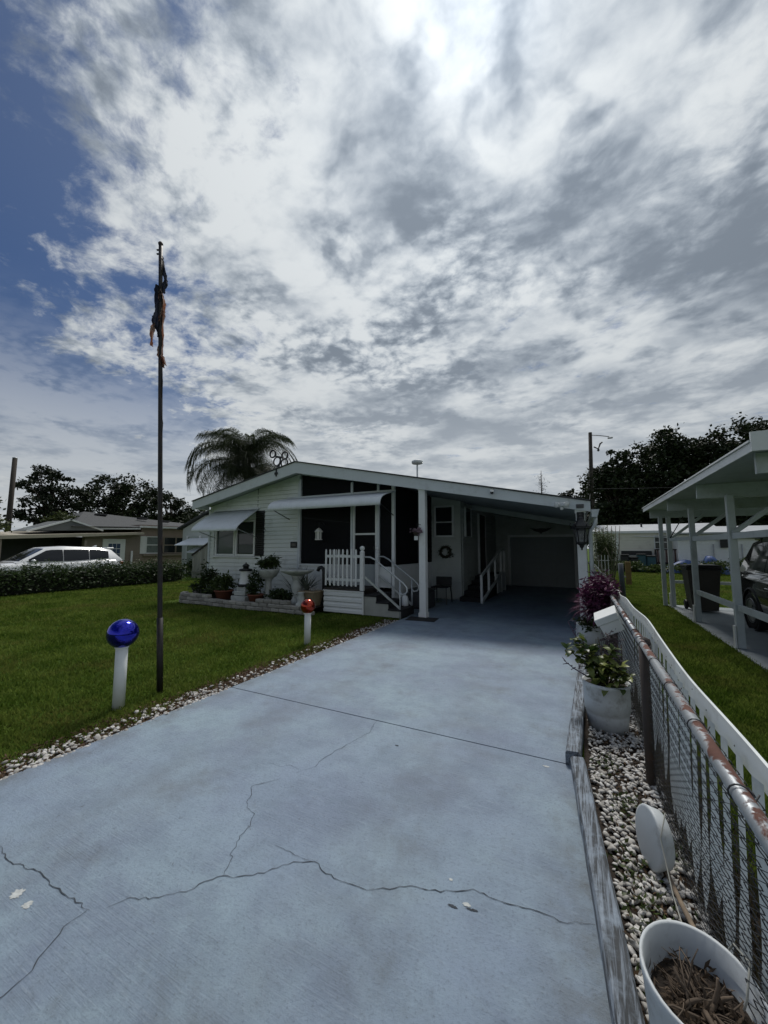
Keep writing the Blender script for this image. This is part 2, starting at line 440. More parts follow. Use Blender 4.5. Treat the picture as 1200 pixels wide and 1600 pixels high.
DRIVE = driveway_material()
drive = E('driveway', (-1.7, 4, 0), None, None); drive['kind'] = 'structure'
for poly in ([(-3.42, -4), (0.55, -4), (-0.085, 3.094), (-3.42, 3.094)], [(-3.42, 3.106), (-0.085, 3.106), (-0.03, 8.05), (-3.42, 8.05)], [(-4.02, 8.062), (0.22, 8.062), (0.22, 16.4), (-4.02, 16.4)]):
    O('slab', MB().prism([(x, y, -0.12) for x, y in poly], (0, 0, 0.12)), DRIVE, drive)
CRACK = M('crack_dark', (0.05, 0.058, 0.068), 0.95, 0.3, 20)
PATCH = M('bare_paint_chip', (0.46, 0.48, 0.47), 0.8, 0.3, 60)
CR = [[(-1.641, 3.11), (-1.592, 2.873), (-1.654, 2.614), (-1.7, 2.39), (-1.687, 2.262), (-1.757, 2.159)],
      [(-2.006, 2.171), (-1.893, 2.175), (-1.845, 2.217), (-1.751, 2.204)],
      [(-1.80, 2.06), (-1.908, 1.927), (-1.787, 1.759), (-1.71, 1.738), (-1.66, 1.662), (-1.636, 1.561), (-1.589, 1.478), (-1.569, 1.457), (-1.522, 1.374)],
      [(-1.828, 1.036), (-1.79, 1.104), (-1.674, 1.17), (-1.587, 1.259), (-1.571, 1.311), (-1.522, 1.374), (-1.477, 1.389), (-1.404, 1.434), (-1.369, 1.459), (-1.303, 1.558), (-1.217, 1.618), (-1.173, 1.62), (-1.133, 1.595), (-1.036, 1.594), (-0.896, 1.61), (-0.737, 1.705), (-0.603, 1.745), (-0.479, 1.814), (-0.344, 1.815), (-0.244, 1.839), (-0.135, 1.833), (-0.009, 1.879)],
      [(-2.674, 0.986), (-2.518, 0.962), (-2.435, 0.975), (-2.256, 1.002), (-2.199, 0.993), (-2.041, 0.994), (-1.878, 1.001)],
      [(-1.893, 0.99), (-1.886, 0.915), (-1.848, 0.839), (-1.794, 0.763), (-1.79, 0.68), (-1.75, 0.5)],
      [(-1.441, 1.621), (-1.314, 1.617), (-1.22, 1.621)]]
CW = [0.003, 0.0018, 0.0033, 0.0040, 0.0046, 0.0045, 0.0018]
for pl, wd in zip(CR, CW):
    pts = []
    for (ax, ay), (bx, by) in zip(pl[:-1], pl[1:]):
        n = max(2, int(math.hypot(bx - ax, by - ay) / 0.022))
        for i in range(n):
            t = i / n; pts.append((ax + (bx - ax) * t + random.uniform(-1, 1) * 0.007, ay + (by - ay) * t + random.uniform(-1, 1) * 0.007))
    pts.append(pl[-1]); c = MB(); L = len(pts)
    vs = []
    for i, p in enumerate(pts):
        q, r_ = pts[max(i - 1, 0)], pts[min(i + 1, L - 1)]; d = Vector((r_[0] - q[0], r_[1] - q[1])).normalized()
        w = wd * random.uniform(0.35, 1.15) * min(1, 0.5 + 4 * min(i, L - 1 - i) / L) / 2
        vs += [(p[0] - d.y * w, p[1] + d.x * w, 0.0025), (p[0] + d.y * w, p[1] - d.x * w, 0.0025)]
    c.add(vs, [(2 * i, 2 * i + 1, 2 * i + 3, 2 * i + 2) for i in range(L - 1)])
    O('crack', c, CRACK, drive)
O('crack', MB().box((-1.7, 3.1, -0.006), (3.44, 0.011, 0.004)), CRACK, drive)


def blob(x, y, r, z=0.0018, sx=1.0, n=23, rot=0.0):
    return [(x + math.cos(rot) * a - math.sin(rot) * b_, y + math.sin(rot) * a + math.cos(rot) * b_, z) for a, b_ in
            ((math.cos(6.2832 * i / n) * r * sx * random.uniform(0.6, 1.2), math.sin(6.2832 * i / n) * r * random.uniform(0.6, 1.2)) for i in range(n))]


for x, y, r_, sx, mt in ((-2.246, 0.90, 0.024, 1.3, PATCH), (-2.14, 0.895, 0.018, 1.2, PATCH), (-0.584, 1.824, 0.007, 1.4, PATCH), (-0.47, 1.72, 0.006, 3.0, CRACK),
                         (-0.54, 1.70, 0.007, 3.4, CRACK), (-0.49, 1.735, 0.010, 2.0, PATCH), (-0.45, 1.725, 0.005, 3.0, CRACK), (-1.306, 2.79, 0.01, 1.6, CRACK), (-0.27, 3.0, 0.010, 2.4, PATCH)):
    O('paint_chip', MB().quad(*blob(x, y, r_, sx=sx)), mt, drive)

# lawn blades
def grass(n, x0, x1, y0, y1, power, keep=None):
    out = []
    cx = rng.random(n * 4) * (x1 - x0) + x0; cy = rng.random(n * 4) * (y1 - y0) + y0
    d = np.hypot(cx, cy); p = (2.2 / d) ** power; ok = rng.random(n * 4) < np.minimum(1, p)
    if keep is not None: ok &= keep(cx, cy)
    cx, cy, d = cx[ok][:n], cy[ok][:n], d[ok][:n]; m = len(cx)
    L = (0.030 + 0.032 * rng.random(m)) * (0.8 + 0.02 * d); W = 0.0028 + 0.0011 * d
    a = rng.random(m) * 6.283; ln = 0.25 + 0.75 * rng.random(m); b = rng.random(m) * 6.283
    base = np.stack([cx, cy, np.full(m, -0.032)], 1)
    tip = base + np.stack([np.cos(b) * L * ln * 0.8, np.sin(b) * L * ln * 0.8, L], 1)
    w = np.stack([np.cos(a) * W, np.sin(a) * W, np.zeros(m)], 1)
    V = np.stack([base - w, base + w, tip], 1).reshape(-1, 3)
    return V, np.arange(3 * m).reshape(-1, 3)


GRASS = leafmat('grass_blade', (0.040, 0.085, 0.006), (0.225, 0.285, 0.060), 0.6, 0.4)
kg = NT(GRASS.node_tree); tg = kg.node('ShaderNodeTexCoord')
mixn = [nd for nd in kg.n if nd.bl_idname == 'ShaderNodeMix'][0]
gc = kg.mix(kg.step(kg.noise(tg.outputs['Object'], 0.75, 7, 0.70), 0.46, 0.68, 0, 0.75), mixn.outputs[2], (0.20, 0.185, 0.055))
kg.n['Principled BSDF'].inputs['Specular IOR Level'].default_value = 0.08
gc = kg.mix(kg.step(kg.noise(tg.outputs['Object'], 2.4, 6, 0.66), 0.40, 0.66, 0.0, 0.5), gc, (0.050, 0.105, 0.010))
kg.put(kg.n['Principled BSDF'].inputs['Base Color'], gc)
for nd in kg.n:
    if nd.bl_idname == 'ShaderNodeBsdfTranslucent': kg.put(nd.inputs[0], gc)
def left_ok(x, y):
    e = -3.62 - 0.10 * np.sin(y * 2.3) - 0.06 * np.sin(y * 7.1 + 1)
    bed = (y > 7.0) & (x > -10.6) & (x < -5.2)
    return (x < e + np.random.default_rng(3).normal(size=len(x)) * 0.06) & ~bed
V1, F1 = grass(230000, -16, -3.5, 0.3, 12, 1.25, left_ok)
V2, F2 = grass(120000, 0.56, 2.06, 1.0, 26, 1.0, lambda x, y: ((x < 2.02) | (y > 12.7)) & (x > 0.60 + 0.05 * np.sin(y * 4) + 0.03 * np.sin(y * 11)))
V3, F3 = grass(40000, 1.0, 9, 12.6, 28, 0.6)
VV = np.concatenate([V1, V2, V3]); FF = np.arange(len(VV)).reshape(-1, 3)
O('grass', npmesh('grass', VV, FF), GRASS, kind='stuff', label='mown green lawn on both sides of the driveway', cat='grass')

# bare shaded strip with dry grass at the foot of the fence
g = MB(); g.quad((0.36, 0.3, -0.026), (0.70, 0.3, -0.026), (0.66, 20, -0.026), (0.36, 20, -0.026)); O('soil_strip', g, SOIL, kind='structure')
n = 9000; gy = 0.5 + 12 * rng.random(n) ** 1.4; gx = 0.39 + 0.28 * rng.random(n); gl = 0.05 + 0.10 * rng.random(n); ga = rng.random(n) * 6.283; gb = np.stack([gx, gy, np.full(n, -0.03)], 1); gw = np.stack([np.cos(ga), np.sin(ga), 0 * ga], 1) * 0.004
Vd = np.stack([gb - gw, gb + gw, gb + np.stack([rng.normal(size=n) * 0.04, rng.normal(size=n) * 0.05, gl], 1)], 1).reshape(-1, 3)
O('dry_grass', npmesh('dry_grass', Vd, np.arange(3 * n).reshape(-1, 3)), leafmat('dry_grass_blade', (0.045, 0.04, 0.02), (0.13, 0.11, 0.06), 0.8, 0.2), kind='stuff', label='dry brownish grass growing along the far foot of the fence', cat='grass')

# white stone gravel
GRAVEL = None
def gravel_material():
    m, k, b = principled('white_stone')
    gnode = k.node('ShaderNodeNewGeometry'); tc = k.node('ShaderNodeTexCoord')
    c = k.mix(gnode.outputs['Random Per Island'], (0.30, 0.285, 0.26), (0.64, 0.63, 0.61))
    c = k.mix(k.step(k.noise(tc.outputs['Object'], 60, 4), 0.45, 0.7, 0, 0.45), c, (0.25, 0.22, 0.18))
    k.put(b.inputs['Base Color'], c); b.inputs['Roughness'].default_value = 0.75
    return m
GRAVEL = gravel_material()
LITTER = M('leaf_litter', (0.065, 0.042, 0.026), 0.95, 0.5, 25, bump=0.015, bscale=60)
g = MB(); g.quad((-0.02, 0.2, -0.022), (0.40, 0.2, -0.022), (0.40, 8.4, -0.022), (-0.06, 8.4, -0.022)); O('gravel_bed', g, SOIL, kind='structure')
ys = [0.2 + i * 0.2 for i in range(38)]
g = MB(); vs = []
for y in ys:
    vs += [(-3.40, y, -0.024), (-3.62 - 0.10 * math.sin(y * 2.3) - 0.06 * math.sin(y * 7.1 + 1) - random.uniform(0, 0.05), y, -0.024)]
g.add(vs, [(2 * i, 2 * i + 2, 2 * i + 3, 2 * i + 1) for i in range(len(ys) - 1)]); O('mulch_strip', g, LITTER, kind='structure')
n = 5600
y = 0.4 + 7.6 * rng.random(n) ** 1.35; tx = np.where(y < 3.1, -0.01 + (3.1 - y) * 0.094, 0.0)
x = tx + rng.random(n) * (0.40 - tx); s = 0.008 + 0.010 * rng.random(n)
O('gravel', stones(np.stack([x, y, -0.018 + rng.random(n) * 0.016], 1), s, rng, 'gravel'), GRAVEL, kind='stuff', label='white stone gravel between timbers and chain link fence', cat='gravel')
n = 2100
y = 0.3 + 7.1 * rng.random(n); dens = np.where(y < 3.0, 1.0, np.where(y < 5.8, 0.42, 0.9)) * (0.8 + 0.2 * np.sin(y * 5.1)); ok = rng.random(n) < dens; y = y[ok]; m = len(y)
x = -3.40 - 0.30 * rng.random(m) ** 1.5; s = 0.010 + 0.012 * rng.random(m)
O('gravel', stones(np.stack([x, y, -0.018 + rng.random(m) * 0.014], 1), s, rng, 'gravel_edge'), GRAVEL, kind='stuff', label='white stones edging the lawn along the driveway', cat='gravel')
n = 9000
y = np.concatenate([0.3 + 7.1 * rng.random(n), 0.4 + 6 * rng.random(2600)]); x = np.concatenate([-3.42 - 0.36 * rng.random(n), 0.10 + 0.28 * rng.random(2600)])
V, F = leaves(np.stack([x, y, -0.016 + 0.014 * rng.random(len(x))], 1), 0.028, rng, 0.35)
O('leaf_litter', npmesh('leaf_litter', V, F), leafmat('dry_leaf', (0.05, 0.03, 0.016), (0.16, 0.10, 0.055), 0.8, 0.1), kind='stuff', label='brown leaf litter and twigs among the edging stones', cat='leaf litter')
# weeds in the gravel
P = np.concatenate([rng.normal(size=(70, 3)) * (0.05, 0.09, 0.012) + (cx, cy, 0.01) for cx, cy in ((0.20, 2.0), (0.14, 2.25), (0.17, 2.75), (0.10, 3.2), (0.22, 1.7), (0.26, 4.6), (0.33, 2.5), (0.18, 1.95))])
V, F = leaves(P, 0.03, rng, 0.4); O('weeds', npmesh('weeds', V, F), leafmat('weed_leaf', (0.03, 0.05, 0.012), (0.08, 0.11, 0.03)), kind='stuff', label='small green weeds sprouting in the white gravel', cat='weeds')
# landscape timbers
def timber_material():
    m, k, b = principled('weathered_timber')
    tc = k.node('ShaderNodeTexCoord')
    mp = k.node('ShaderNodeMapping'); k.l.new(tc.outputs['Object'], mp.inputs[0]); mp.inputs['Scale'].default_value = (40, 2.2, 40)
    gr = k.noise(mp.outputs[0], 1.6, 8, 0.7, 0.6); n = k.noise(tc.outputs['Object'], 9, 6, 0.65)
    c = k.mix(k.step(gr, 0.42, 0.62), (0.055, 0.06, 0.065), (0.25, 0.29, 0.34))
    c = k.mix(k.step(n, 0.45, 0.68, 0, 0.7), c, (0.30, 0.36, 0.43))
    c = k.mix(k.step(k.noise(tc.outputs['Object'], 3, 6, 0.7), 0.6, 0.72, 0, 0.6), c, (0.05, 0.05, 0.05))
    k.put(b.inputs['Base Color'], c); b.inputs['Roughness'].default_value = 0.85
    bp = k.node('ShaderNodeBump'); bp.inputs['Distance'].default_value = 0.012; k.put(bp.inputs['Height'], gr); k.put(b.inputs['Normal'], bp.outputs[0])
    return m
TIMBER = timber_material()
def timber(x0, y0, x1, y1, w, h, label):
    n = 14; m = MB(); vs = []; prof = [(-0.5, -0.3), (-0.5, 0.75), (-0.40, 0.96), (0.38, 1.0), (0.5, 0.8), (0.5, -0.3)]
    for i in range(n + 1):
        t = i / n; cx = x0 + (x1 - x0) * t; cy = y0 + (y1 - y0) * t
        for a, b_ in prof: vs.append((cx + a * w + random.uniform(-1, 1) * 0.0025, cy, b_ * h + random.uniform(-1, 1) * 0.003))
    p = len(prof)
    m.add(vs, [(i * p + j, (i + 1) * p + j, (i + 1) * p + (j + 1) % p, i * p + (j + 1) % p) for i in range(n) for j in range(p)] + [tuple(range(p)), tuple(n * p + j for j in reversed(range(p)))])
    return O('landscape_timber', m, TIMBER, label=label, cat='timber', group='weathered timbers edging the driveway')
timber(0.165, 0.55, -0.075, 3.06, 0.088, 0.085, 'weathered blue grey timber nearest the camera, beside the dead plant pot')
timber(-0.105, 3.09, -0.035, 5.25, 0.095, 0.10, 'weathered blue grey timber beside the round white planter, middle of three')
timber(-0.035, 5.29, -0.02, 7.75, 0.09, 0.095, 'weathered blue grey timber running up to the carport column, farthest of three')

# ------------------------------------------------------------------ the house
RX, RZ, RS = -6.6, 3.75, 0.208
def roof_z(x): return RZ - RS * abs(x - RX)
house = E('mobile_home', (-6.6, 8.4, 0), 'low white sided home with long sloping roof, carport and two metal awnings', 'house')


def siding(x0, x1, y, z0, zt, holes=(), ch=0.115, axis='x', out=-1, proud=0.03):
    """lapped boards on a wall along X (axis x, facing -Y) or along Y (axis y, facing out*X); zt: height or function"""
    m = MB(); z = z0
    f = zt if callable(zt) else (lambda u: zt)
    while True:
        top = z + ch
        if axis == 'x' and callable(zt):
            a, b = x0, x1
            us = [x0 + (x1 - x0) * i / 120 for i in range(121)]; ok = [u for u in us if f(u) >= top]
            if not ok: break
            spans = [(min(ok), max(ok))]
        else:
            if top > f(x0) + 1e-6: break
            spans = [(x0, x1)]
        for hx0, hx1, hz0, hz1 in holes:
            if top > hz0 + 0.01 and z < hz1 - 0.01:
                ns = []
                for a, b in spans:
                    if hx1 <= a or hx0 >= b: ns.append((a, b)); continue
                    if hx0 > a: ns.append((a, hx0))
                    if hx1 < b: ns.append((hx1, b))
                spans = ns
        for a, b in spans:
            if axis == 'x':
                sec = [(y, z), (y + out * proud, z), (y + out * proud * 0.55, top - ch * 0.13), (y, top - ch * 0.13)]
                vs = [(a, p, q) for p, q in sec] + [(b, p, q) for p, q in sec]
            else:
                sec = [(y, z), (y + out * proud, z), (y + out * proud * 0.55, top - ch * 0.13), (y, top - ch * 0.13)]
                vs = [(p, a, q) for p, q in sec] + [(p, b, q) for p, q in sec]
            m.add(vs, [(0, 1, 2, 3), (7, 6, 5, 4), (0, 4, 5, 1), (1, 5, 6, 2), (2, 6, 7, 3)])
        z = top
    return m


FW = 8.4
under = lambda x: roof_z(x) - 0.15
hole = [(-10.22, -8.48, 1.24, 2.34)]
wall = MB()
wall.prism([(-10.45, FW, -0.03), (-10.22, FW, -0.03), (-10.22, FW, under(-10.22)), (-10.45, FW, under(-10.45))], (0, 0.1, 0))
wall.prism([(-10.22, FW, -0.03), (-8.48, FW, -0.03), (-8.48, FW, 1.24), (-10.22, FW, 1.24)], (0, 0.1, 0))
wall.prism([(-10.22, FW, 2.34), (-8.48, FW, 2.34), (-8.48, FW, under(-8.48)), (-10.22, FW, under(-10.22))], (0, 0.1, 0))
wall.prism([(-8.48, FW, -0.03), (-6.88, FW, -0.03), (-6.88, FW, under(-6.88)), (-8.48, FW, under(-8.48))], (0, 0.1, 0))
wall.prism([(-10.45, FW + 0.1, -0.03), (-10.35, FW + 0.1, -0.03), (-10.35, FW + 0.1, 2.75), (-10.45, FW + 0.1, 2.75)], (0, 11.4, 0))
wall.prism([(-10.45, 19.9, -0.03), (0.1, 19.9, -0.03), (0.1, 19.9, 2.2), (-6.6, 19.9, 3.5), (-10.45, 19.9, 2.75)], (0, 0.1, 0))
front = O('wall', wall, SIDING, house)
O('siding', siding(-10.45, -6.88, FW - 0.001, 0.02, under, hole), SIDING, front, kind='stuff')
O('siding', siding(8.42, 19.9, -10.451, 0.02, 2.66, axis='y', out=-1), SIDING, front, kind='stuff')
O('corner_trim', MB().box((-6.85, FW - 0.02, 1.72), (0.085, 0.07, 3.34)), TRIM, house)
O('corner_trim', MB().box((-10.44, FW - 0.015, 1.35), (0.08, 0.06, 2.7)), TRIM, house)
# roof, fascia boards, drip edge, gutter
SHINGLE = M('dark_roof', (0.06, 0.062, 0.065), 0.8, 0.25, 8, bump=0.01)
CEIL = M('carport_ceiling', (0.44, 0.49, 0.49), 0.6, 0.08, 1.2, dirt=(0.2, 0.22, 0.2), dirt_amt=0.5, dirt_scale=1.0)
rf = MB()
for xa, xb in ((-10.62, RX), (RX, 0.20)):
    rf.prism([(xa, 7.9, roof_z(xa) - 0.02), (xb, 7.9, roof_z(xb) - 0.02), (xb, 7.9, roof_z(xb) + 0.012), (xa, 7.9, roof_z(xa) + 0.012)], (0, 12.3, 0))
roof = O('roof', rf, SHINGLE, house)
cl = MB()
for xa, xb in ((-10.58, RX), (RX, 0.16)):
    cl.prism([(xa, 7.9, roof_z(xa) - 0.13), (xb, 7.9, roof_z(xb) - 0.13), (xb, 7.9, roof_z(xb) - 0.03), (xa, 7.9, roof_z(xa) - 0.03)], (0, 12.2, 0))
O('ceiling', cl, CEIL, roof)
for xa, xb, ha, hb in ((-10.62, RX, 0.25, 0.29), (RX, 0.20, 0.29, 0.185)):
    O('fascia', MB().prism([(xa, 7.85, roof_z(xa) - ha), (xb, 7.85, roof_z(xb) - hb), (xb, 7.85, roof_z(xb)), (xa, 7.85, roof_z(xa))], (0, 0.045, 0)), TRIM, house)
    O('drip_edge', MB().prism([(xa - 0.01, 7.82, roof_z(xa) + 0.004), (xb, 7.82, roof_z(xb) + 0.004), (xb, 7.82, roof_z(xb) + 0.03), (xa - 0.01, 7.82, roof_z(xa) + 0.03)], (0, 0.09, 0)), SHINGLE, roof)
O('eave_return', MB().box((-10.53, 8.12, roof_z(-10.53) - 0.19), (0.16, 0.44, 0.12)), TRIM, roof)
gm = MB(); sec = [(0.21, 2.05), (0.30, 2.05), (0.34, 2.19), (0.325, 2.19), (0.29, 2.07), (0.225, 2.07), (0.225, 2.19), (0.21, 2.19)]
gm.add([(a, 7.86, b) for a, b in sec] + [(a, 19.5, b) for a, b in sec], [(i, (i + 1) % 8, 8 + (i + 1) % 8, 8 + i) for i in range(8)] + [(0, 1, 2, 3, 4, 5, 6, 7)])
gt = O('gutter', gm, TRIM, house)
O('gutter_cap', MB().prism([(0.212, 7.85, 2.052), (0.298, 7.85, 2.052), (0.337, 7.85, 2.188), (0.212, 7.85, 2.188)], (0, 0.008, 0)), TRIM, gt)
O('downspout', MB().tube([(0.27, 7.98, 2.06), (0.27, 7.98, 1.95), (0.18, 7.98, 1.80), (0.18, 7.98, 0.0)], 0.035, 8), TRIM, gt)
# window with shutter
CURTAIN = M('pale_green_curtain', (0.16, 0.22, 0.20), 0.8, 0.1, 4, stretch=(8, 1, 1))
wn = O('window', MB().box((-9.35, FW + 0.09, 1.79), (1.74, 0.02, 1.10)), M('dark_room', (0.02, 0.022, 0.024), 0.9), house)
for x0, x1 in ((-10.14, -9.38), (-9.26, -8.56)):
    fr = MB()
    for c, d in ((((x0 + x1) / 2, FW + 0.01, 1.28), (x1 - x0 + 0.1, 0.06, 0.06)), (((x0 + x1) / 2, FW + 0.01, 2.30), (x1 - x0 + 0.1, 0.06, 0.06)),
                 ((x0 - 0.02, FW + 0.01, 1.79), (0.06, 0.059, 0.97)), ((x1 + 0.02, FW + 0.01, 1.79), (0.06, 0.059, 0.97))): fr.box(c, d)
    O('frame', fr, WHITE, wn)
    O('pane', MB().box(((x0 + x1) / 2, FW + 0.03, 1.79), (x1 - x0, 0.008, 0.97)), M('curtained_glass', (0.05, 0.075, 0.072), 0.12, 0.1, 3, spec=0.5) if x0 < -10 else GLASS, wn)
O('sill', MB().box((-9.35, FW - 0.035, 1.225), (1.84, 0.07, 0.035)), WHITE, wn)
O('air_conditioner', MB().box((-8.9, FW + 0.015, 1.47), (0.56, 0.025, 0.26), bev=0.008), M('grey_grille', (0.10, 0.11, 0.11), 0.6, 0.3, 40, stretch=(1, 1, 8)), wn)
sh = O('shutter', MB().box((-8.30, FW - 0.03, 1.92), (0.33, 0.03, 1.32)), BLACK, house)
lv = MB()
for i in range(20): lv.box((-8.30, FW - 0.052, 1.32 + i * 0.062), (0.27, 0.022, 0.03), rx=0.5)
O('louver', lv, BLACK, sh, kind='stuff')
O('seam', MB().box((-8.42, FW - 0.022, 3.0), (0.018, 0.008, 0.62)), M('seam_grey', (0.12, 0.13, 0.13), 0.7), front)
# awnings
AWN = M('white_awning_metal', (0.72, 0.76, 0.79), 0.35, 0.05, 3, dirt=(0.45, 0.47, 0.46), dirt_amt=0.3, dirt_scale=5)
def awning(x0, x1, prof, rib, period):
    n = int((x1 - x0) / period) * 6; m = MB(); vs = []; p = len(prof)
    for i in range(n + 1):
        x = x0 + (x1 - x0) * i / n; w = rib * abs(math.sin(math.pi * (x - x0) / period)) ** 0.6
        for j, (y, z) in enumerate(prof): vs.append((x, y - w * 0.6, z + w * 0.8 - (0.012 * abs(math.sin(math.pi * (x - x0) / period)) if j == p - 1 else 0)))
    m.add(vs, [(i * p + j, i * p + j + 1, (i + 1) * p + j + 1, (i + 1) * p + j) for i in range(n) for j in range(p - 1)], True)
    a = O('awning', m, AWN, house)
    a.modifiers.new('thick', 'SOLIDIFY').thickness = 0.012
    return a
pr1 = [(8.37, 2.63), (8.1, 2.45), (7.85, 2.28), (7.70, 2.17), (7.61, 2.09), (7.57, 2.03), (7.56, 1.97)]
pr2 = [(8.37, 2.86), (8.1, 2.80), (7.85, 2.73), (7.70, 2.67), (7.62, 2.60), (7.585, 2.53), (7.58, 2.46)]
a1 = awning(-10.22, -8.38, pr1, 0.006, 0.23); a2 = awning(-7.27, -3.95, pr2, 0.012, 0.085)
for a, prof, xs in ((a1, pr1, (-10.21, -8.39)), (a2, pr2, (-7.26, -3.96))):
    for x in xs:
        O('end_trim', MB().tube([(x, y, z + 0.004) for y, z in prof], 0.018, 6), AWN, a)
        y, z = prof[-1]; y0, z0 = prof[0]
        O('brace', MB().bar((x + (0.05 if x == xs[0] else -0.03), y + 0.05, z + 0.06), (x + (0.05 if x == xs[0] else -0.03), 8.37, z - 0.18), 0.018), BLACK if a is a2 else STEEL, a)
    O('wall_channel', MB().box(((xs[0] + xs[1]) / 2, 8.36, prof[0][1] + 0.02), (xs[1] - xs[0] + 0.06, 0.05, 0.05)), TRIM, a)
# screened porch
porch = O('porch_screen_frame', MB().box((-6.0, FW - 0.02, 1.045), (1.66, 0.05, 0.05)), WHITE, house)
PX0, PX1 = -6.8, -4.0
O('panel', MB().box((-5.99, FW + 0.0, 0.64), (1.60, 0.03, 0.77)), WHITE, porch)
for x in (-5.165, -4.40): O('jamb', MB().box((x, FW - 0.02, 1.75), (0.06, 0.06, 2.5 + (0.35 if x < -5 else 0.2))), TRIM, porch)
O('corner_post', MB().box((-4.0, FW, 1.60), (0.075, 0.075, 2.75 + 0.05)), WHITE, porch)
for xa, xb in ((-6.8, -5.195), (-5.135, -4.43), (-4.37, -4.04)):
    lo = 1.07 if xa < -5.5 else (0.55 if xa < -5 else 1.07)
    O('screen', MB().prism([(xa, FW, lo), (xb, FW, lo), (xb, FW, under(xb) - 0.02), (xa, FW, under(xa) - 0.02)], (0, 0.006, 0)), SCREEN, porch)
O('panel', MB().box((-4.22, FW + 0.0, 0.79), (0.31, 0.03, 0.5)), WHITE, porch)
O('top_rail', MB().prism([(-6.8, FW - 0.04, under(-6.8) - 0.01), (-3.98, FW - 0.04, under(-3.98) - 0.01), (-3.98, FW - 0.04, under(-3.98) - 0.05), (-6.8, FW - 0.04, under(-6.8) - 0.05)], (0, 0.05, 0)), TRIM, porch)
dr = O('screen_door', MB().box((-4.78, FW - 0.02, 1.84), (0.70, 0.035, 0.045)), WHITE, house)
O('kick_panel', MB().box((-4.78, FW - 0.02, 0.83), (0.70, 0.03, 0.52)), M('door_grey', (0.36, 0.40, 0.41), 0.5, 0.05, 3), dr)
for x in (-5.10, -4.46): O('stile', MB().box((x, FW - 0.025, 1.58), (0.05, 0.035, 2.05)), WHITE, dr)
O('door_handle', MB().tube([(-4.5, FW - 0.05, 1.55), (-4.5, FW - 0.09, 1.53), (-4.5, FW - 0.09, 1.43), (-4.5, FW - 0.05, 1.41)], 0.009, 6), BLACK, dr)
# side of the porch facing the carport
O('panel', MB().box((-4.0, 9.77, 0.66), (0.03, 2.62, 0.76)), WHITE, porch)
O('sill_rail', MB().box((-4.0, 9.77, 1.055), (0.05, 2.62, 0.04)), WHITE, porch)
O('screen', MB().box((-4.0, 9.77, 2.06), (0.006, 2.62, 1.96)), SCREEN, porch)
O('mullion', MB().box((-3.99, 9.95, 2.06), (0.02, 0.025, 1.96)), M('dark_mullion', (0.08, 0.08, 0.08), 0.5), porch)
O('porch_floor', MB().box((-5.4, 9.77, 0.40), (2.76, 2.6, 0.1)), DARKWOOD, porch)
# walls inside the carport
W2 = 11.1
w = MB(); w.prism([(-6.8, W2, -0.03), (-3.1, W2, -0.03), (-3.1, W2, under(-3.1)), (-6.6, W2, under(-6.6)), (-6.8, W2, under(-6.8))], (0, 0.1, 0))
w.prism([(-3.2, W2 + 0.1, -0.03), (-3.1, W2 + 0.1, -0.03), (-3.1, W2 + 0.1, 2.87), (-3.2, W2 + 0.1, 2.87)], (0, 5.1, 0))
w.prism([(-3.1, 16.3, -0.03), (0.1, 16.3, -0.03), (0.1, 16.3, under(0.1)), (-3.1, 16.3, under(-3.1))], (0, 0.1, 0))
w.prism([(0.04, 8.2, -0.03), (0.12, 8.2, -0.03), (0.12, 8.2, 2.12), (0.04, 8.2, 2.12)], (0, 8.1, 0))  # right side wall, hidden from view, added to keep the carport dark
inner = O('carport_wall_and_blocker', w, INNER, house)
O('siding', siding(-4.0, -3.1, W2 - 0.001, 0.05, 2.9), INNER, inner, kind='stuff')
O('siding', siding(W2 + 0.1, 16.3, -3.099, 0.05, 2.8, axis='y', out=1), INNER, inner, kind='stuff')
wn = O('window', MB().box((-3.60, W2 - 0.03, 2.28), (0.52, 0.02, 0.86)), GLASS, house)
for c, d in (((-3.60, W2 - 0.045, 1.84), (0.6, 0.04, 0.05)), ((-3.60, W2 - 0.045, 2.73), (0.6, 0.04, 0.05)), ((-3.60, W2 - 0.045, 2.26), (0.52, 0.036, 0.03)), ((-3.875, W2 - 0.045, 2.28), (0.05, 0.04, 0.84)), ((-3.325, W2 - 0.045, 2.28), (0.05, 0.04, 0.84))):
    O('frame', MB().box(c, d), WHITE, wn)
wn = O('window', MB().box((-3.055, 11.75, 2.28), (0.03, 0.6, 0.86)), GLASS, house)
for yy in (11.42, 12.08): O('frame', MB().box((-3.05, yy, 2.28), (0.05, 0.05, 0.9)), WHITE, wn)
dr = O('side_door', MB().box((-3.055, 13.6, 1.62), (0.05, 0.86, 2.02)), M('brown_door', (0.05, 0.04, 0.035), 0.5), house)
for yy in (13.12, 14.08): O('frame', MB().box((-3.045, yy, 1.62), (0.06, 0.07, 2.08)), WHITE, dr)
# garage door
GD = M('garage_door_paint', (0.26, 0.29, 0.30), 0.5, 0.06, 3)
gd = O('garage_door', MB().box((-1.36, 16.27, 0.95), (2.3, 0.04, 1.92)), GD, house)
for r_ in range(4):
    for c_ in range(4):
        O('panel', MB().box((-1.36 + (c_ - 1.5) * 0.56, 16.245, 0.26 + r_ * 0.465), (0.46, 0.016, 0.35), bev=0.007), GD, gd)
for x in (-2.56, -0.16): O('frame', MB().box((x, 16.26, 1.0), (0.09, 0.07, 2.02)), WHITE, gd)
O('frame', MB().box((-1.36, 16.26, 1.965), (2.31, 0.07, 0.09)), WHITE, gd)
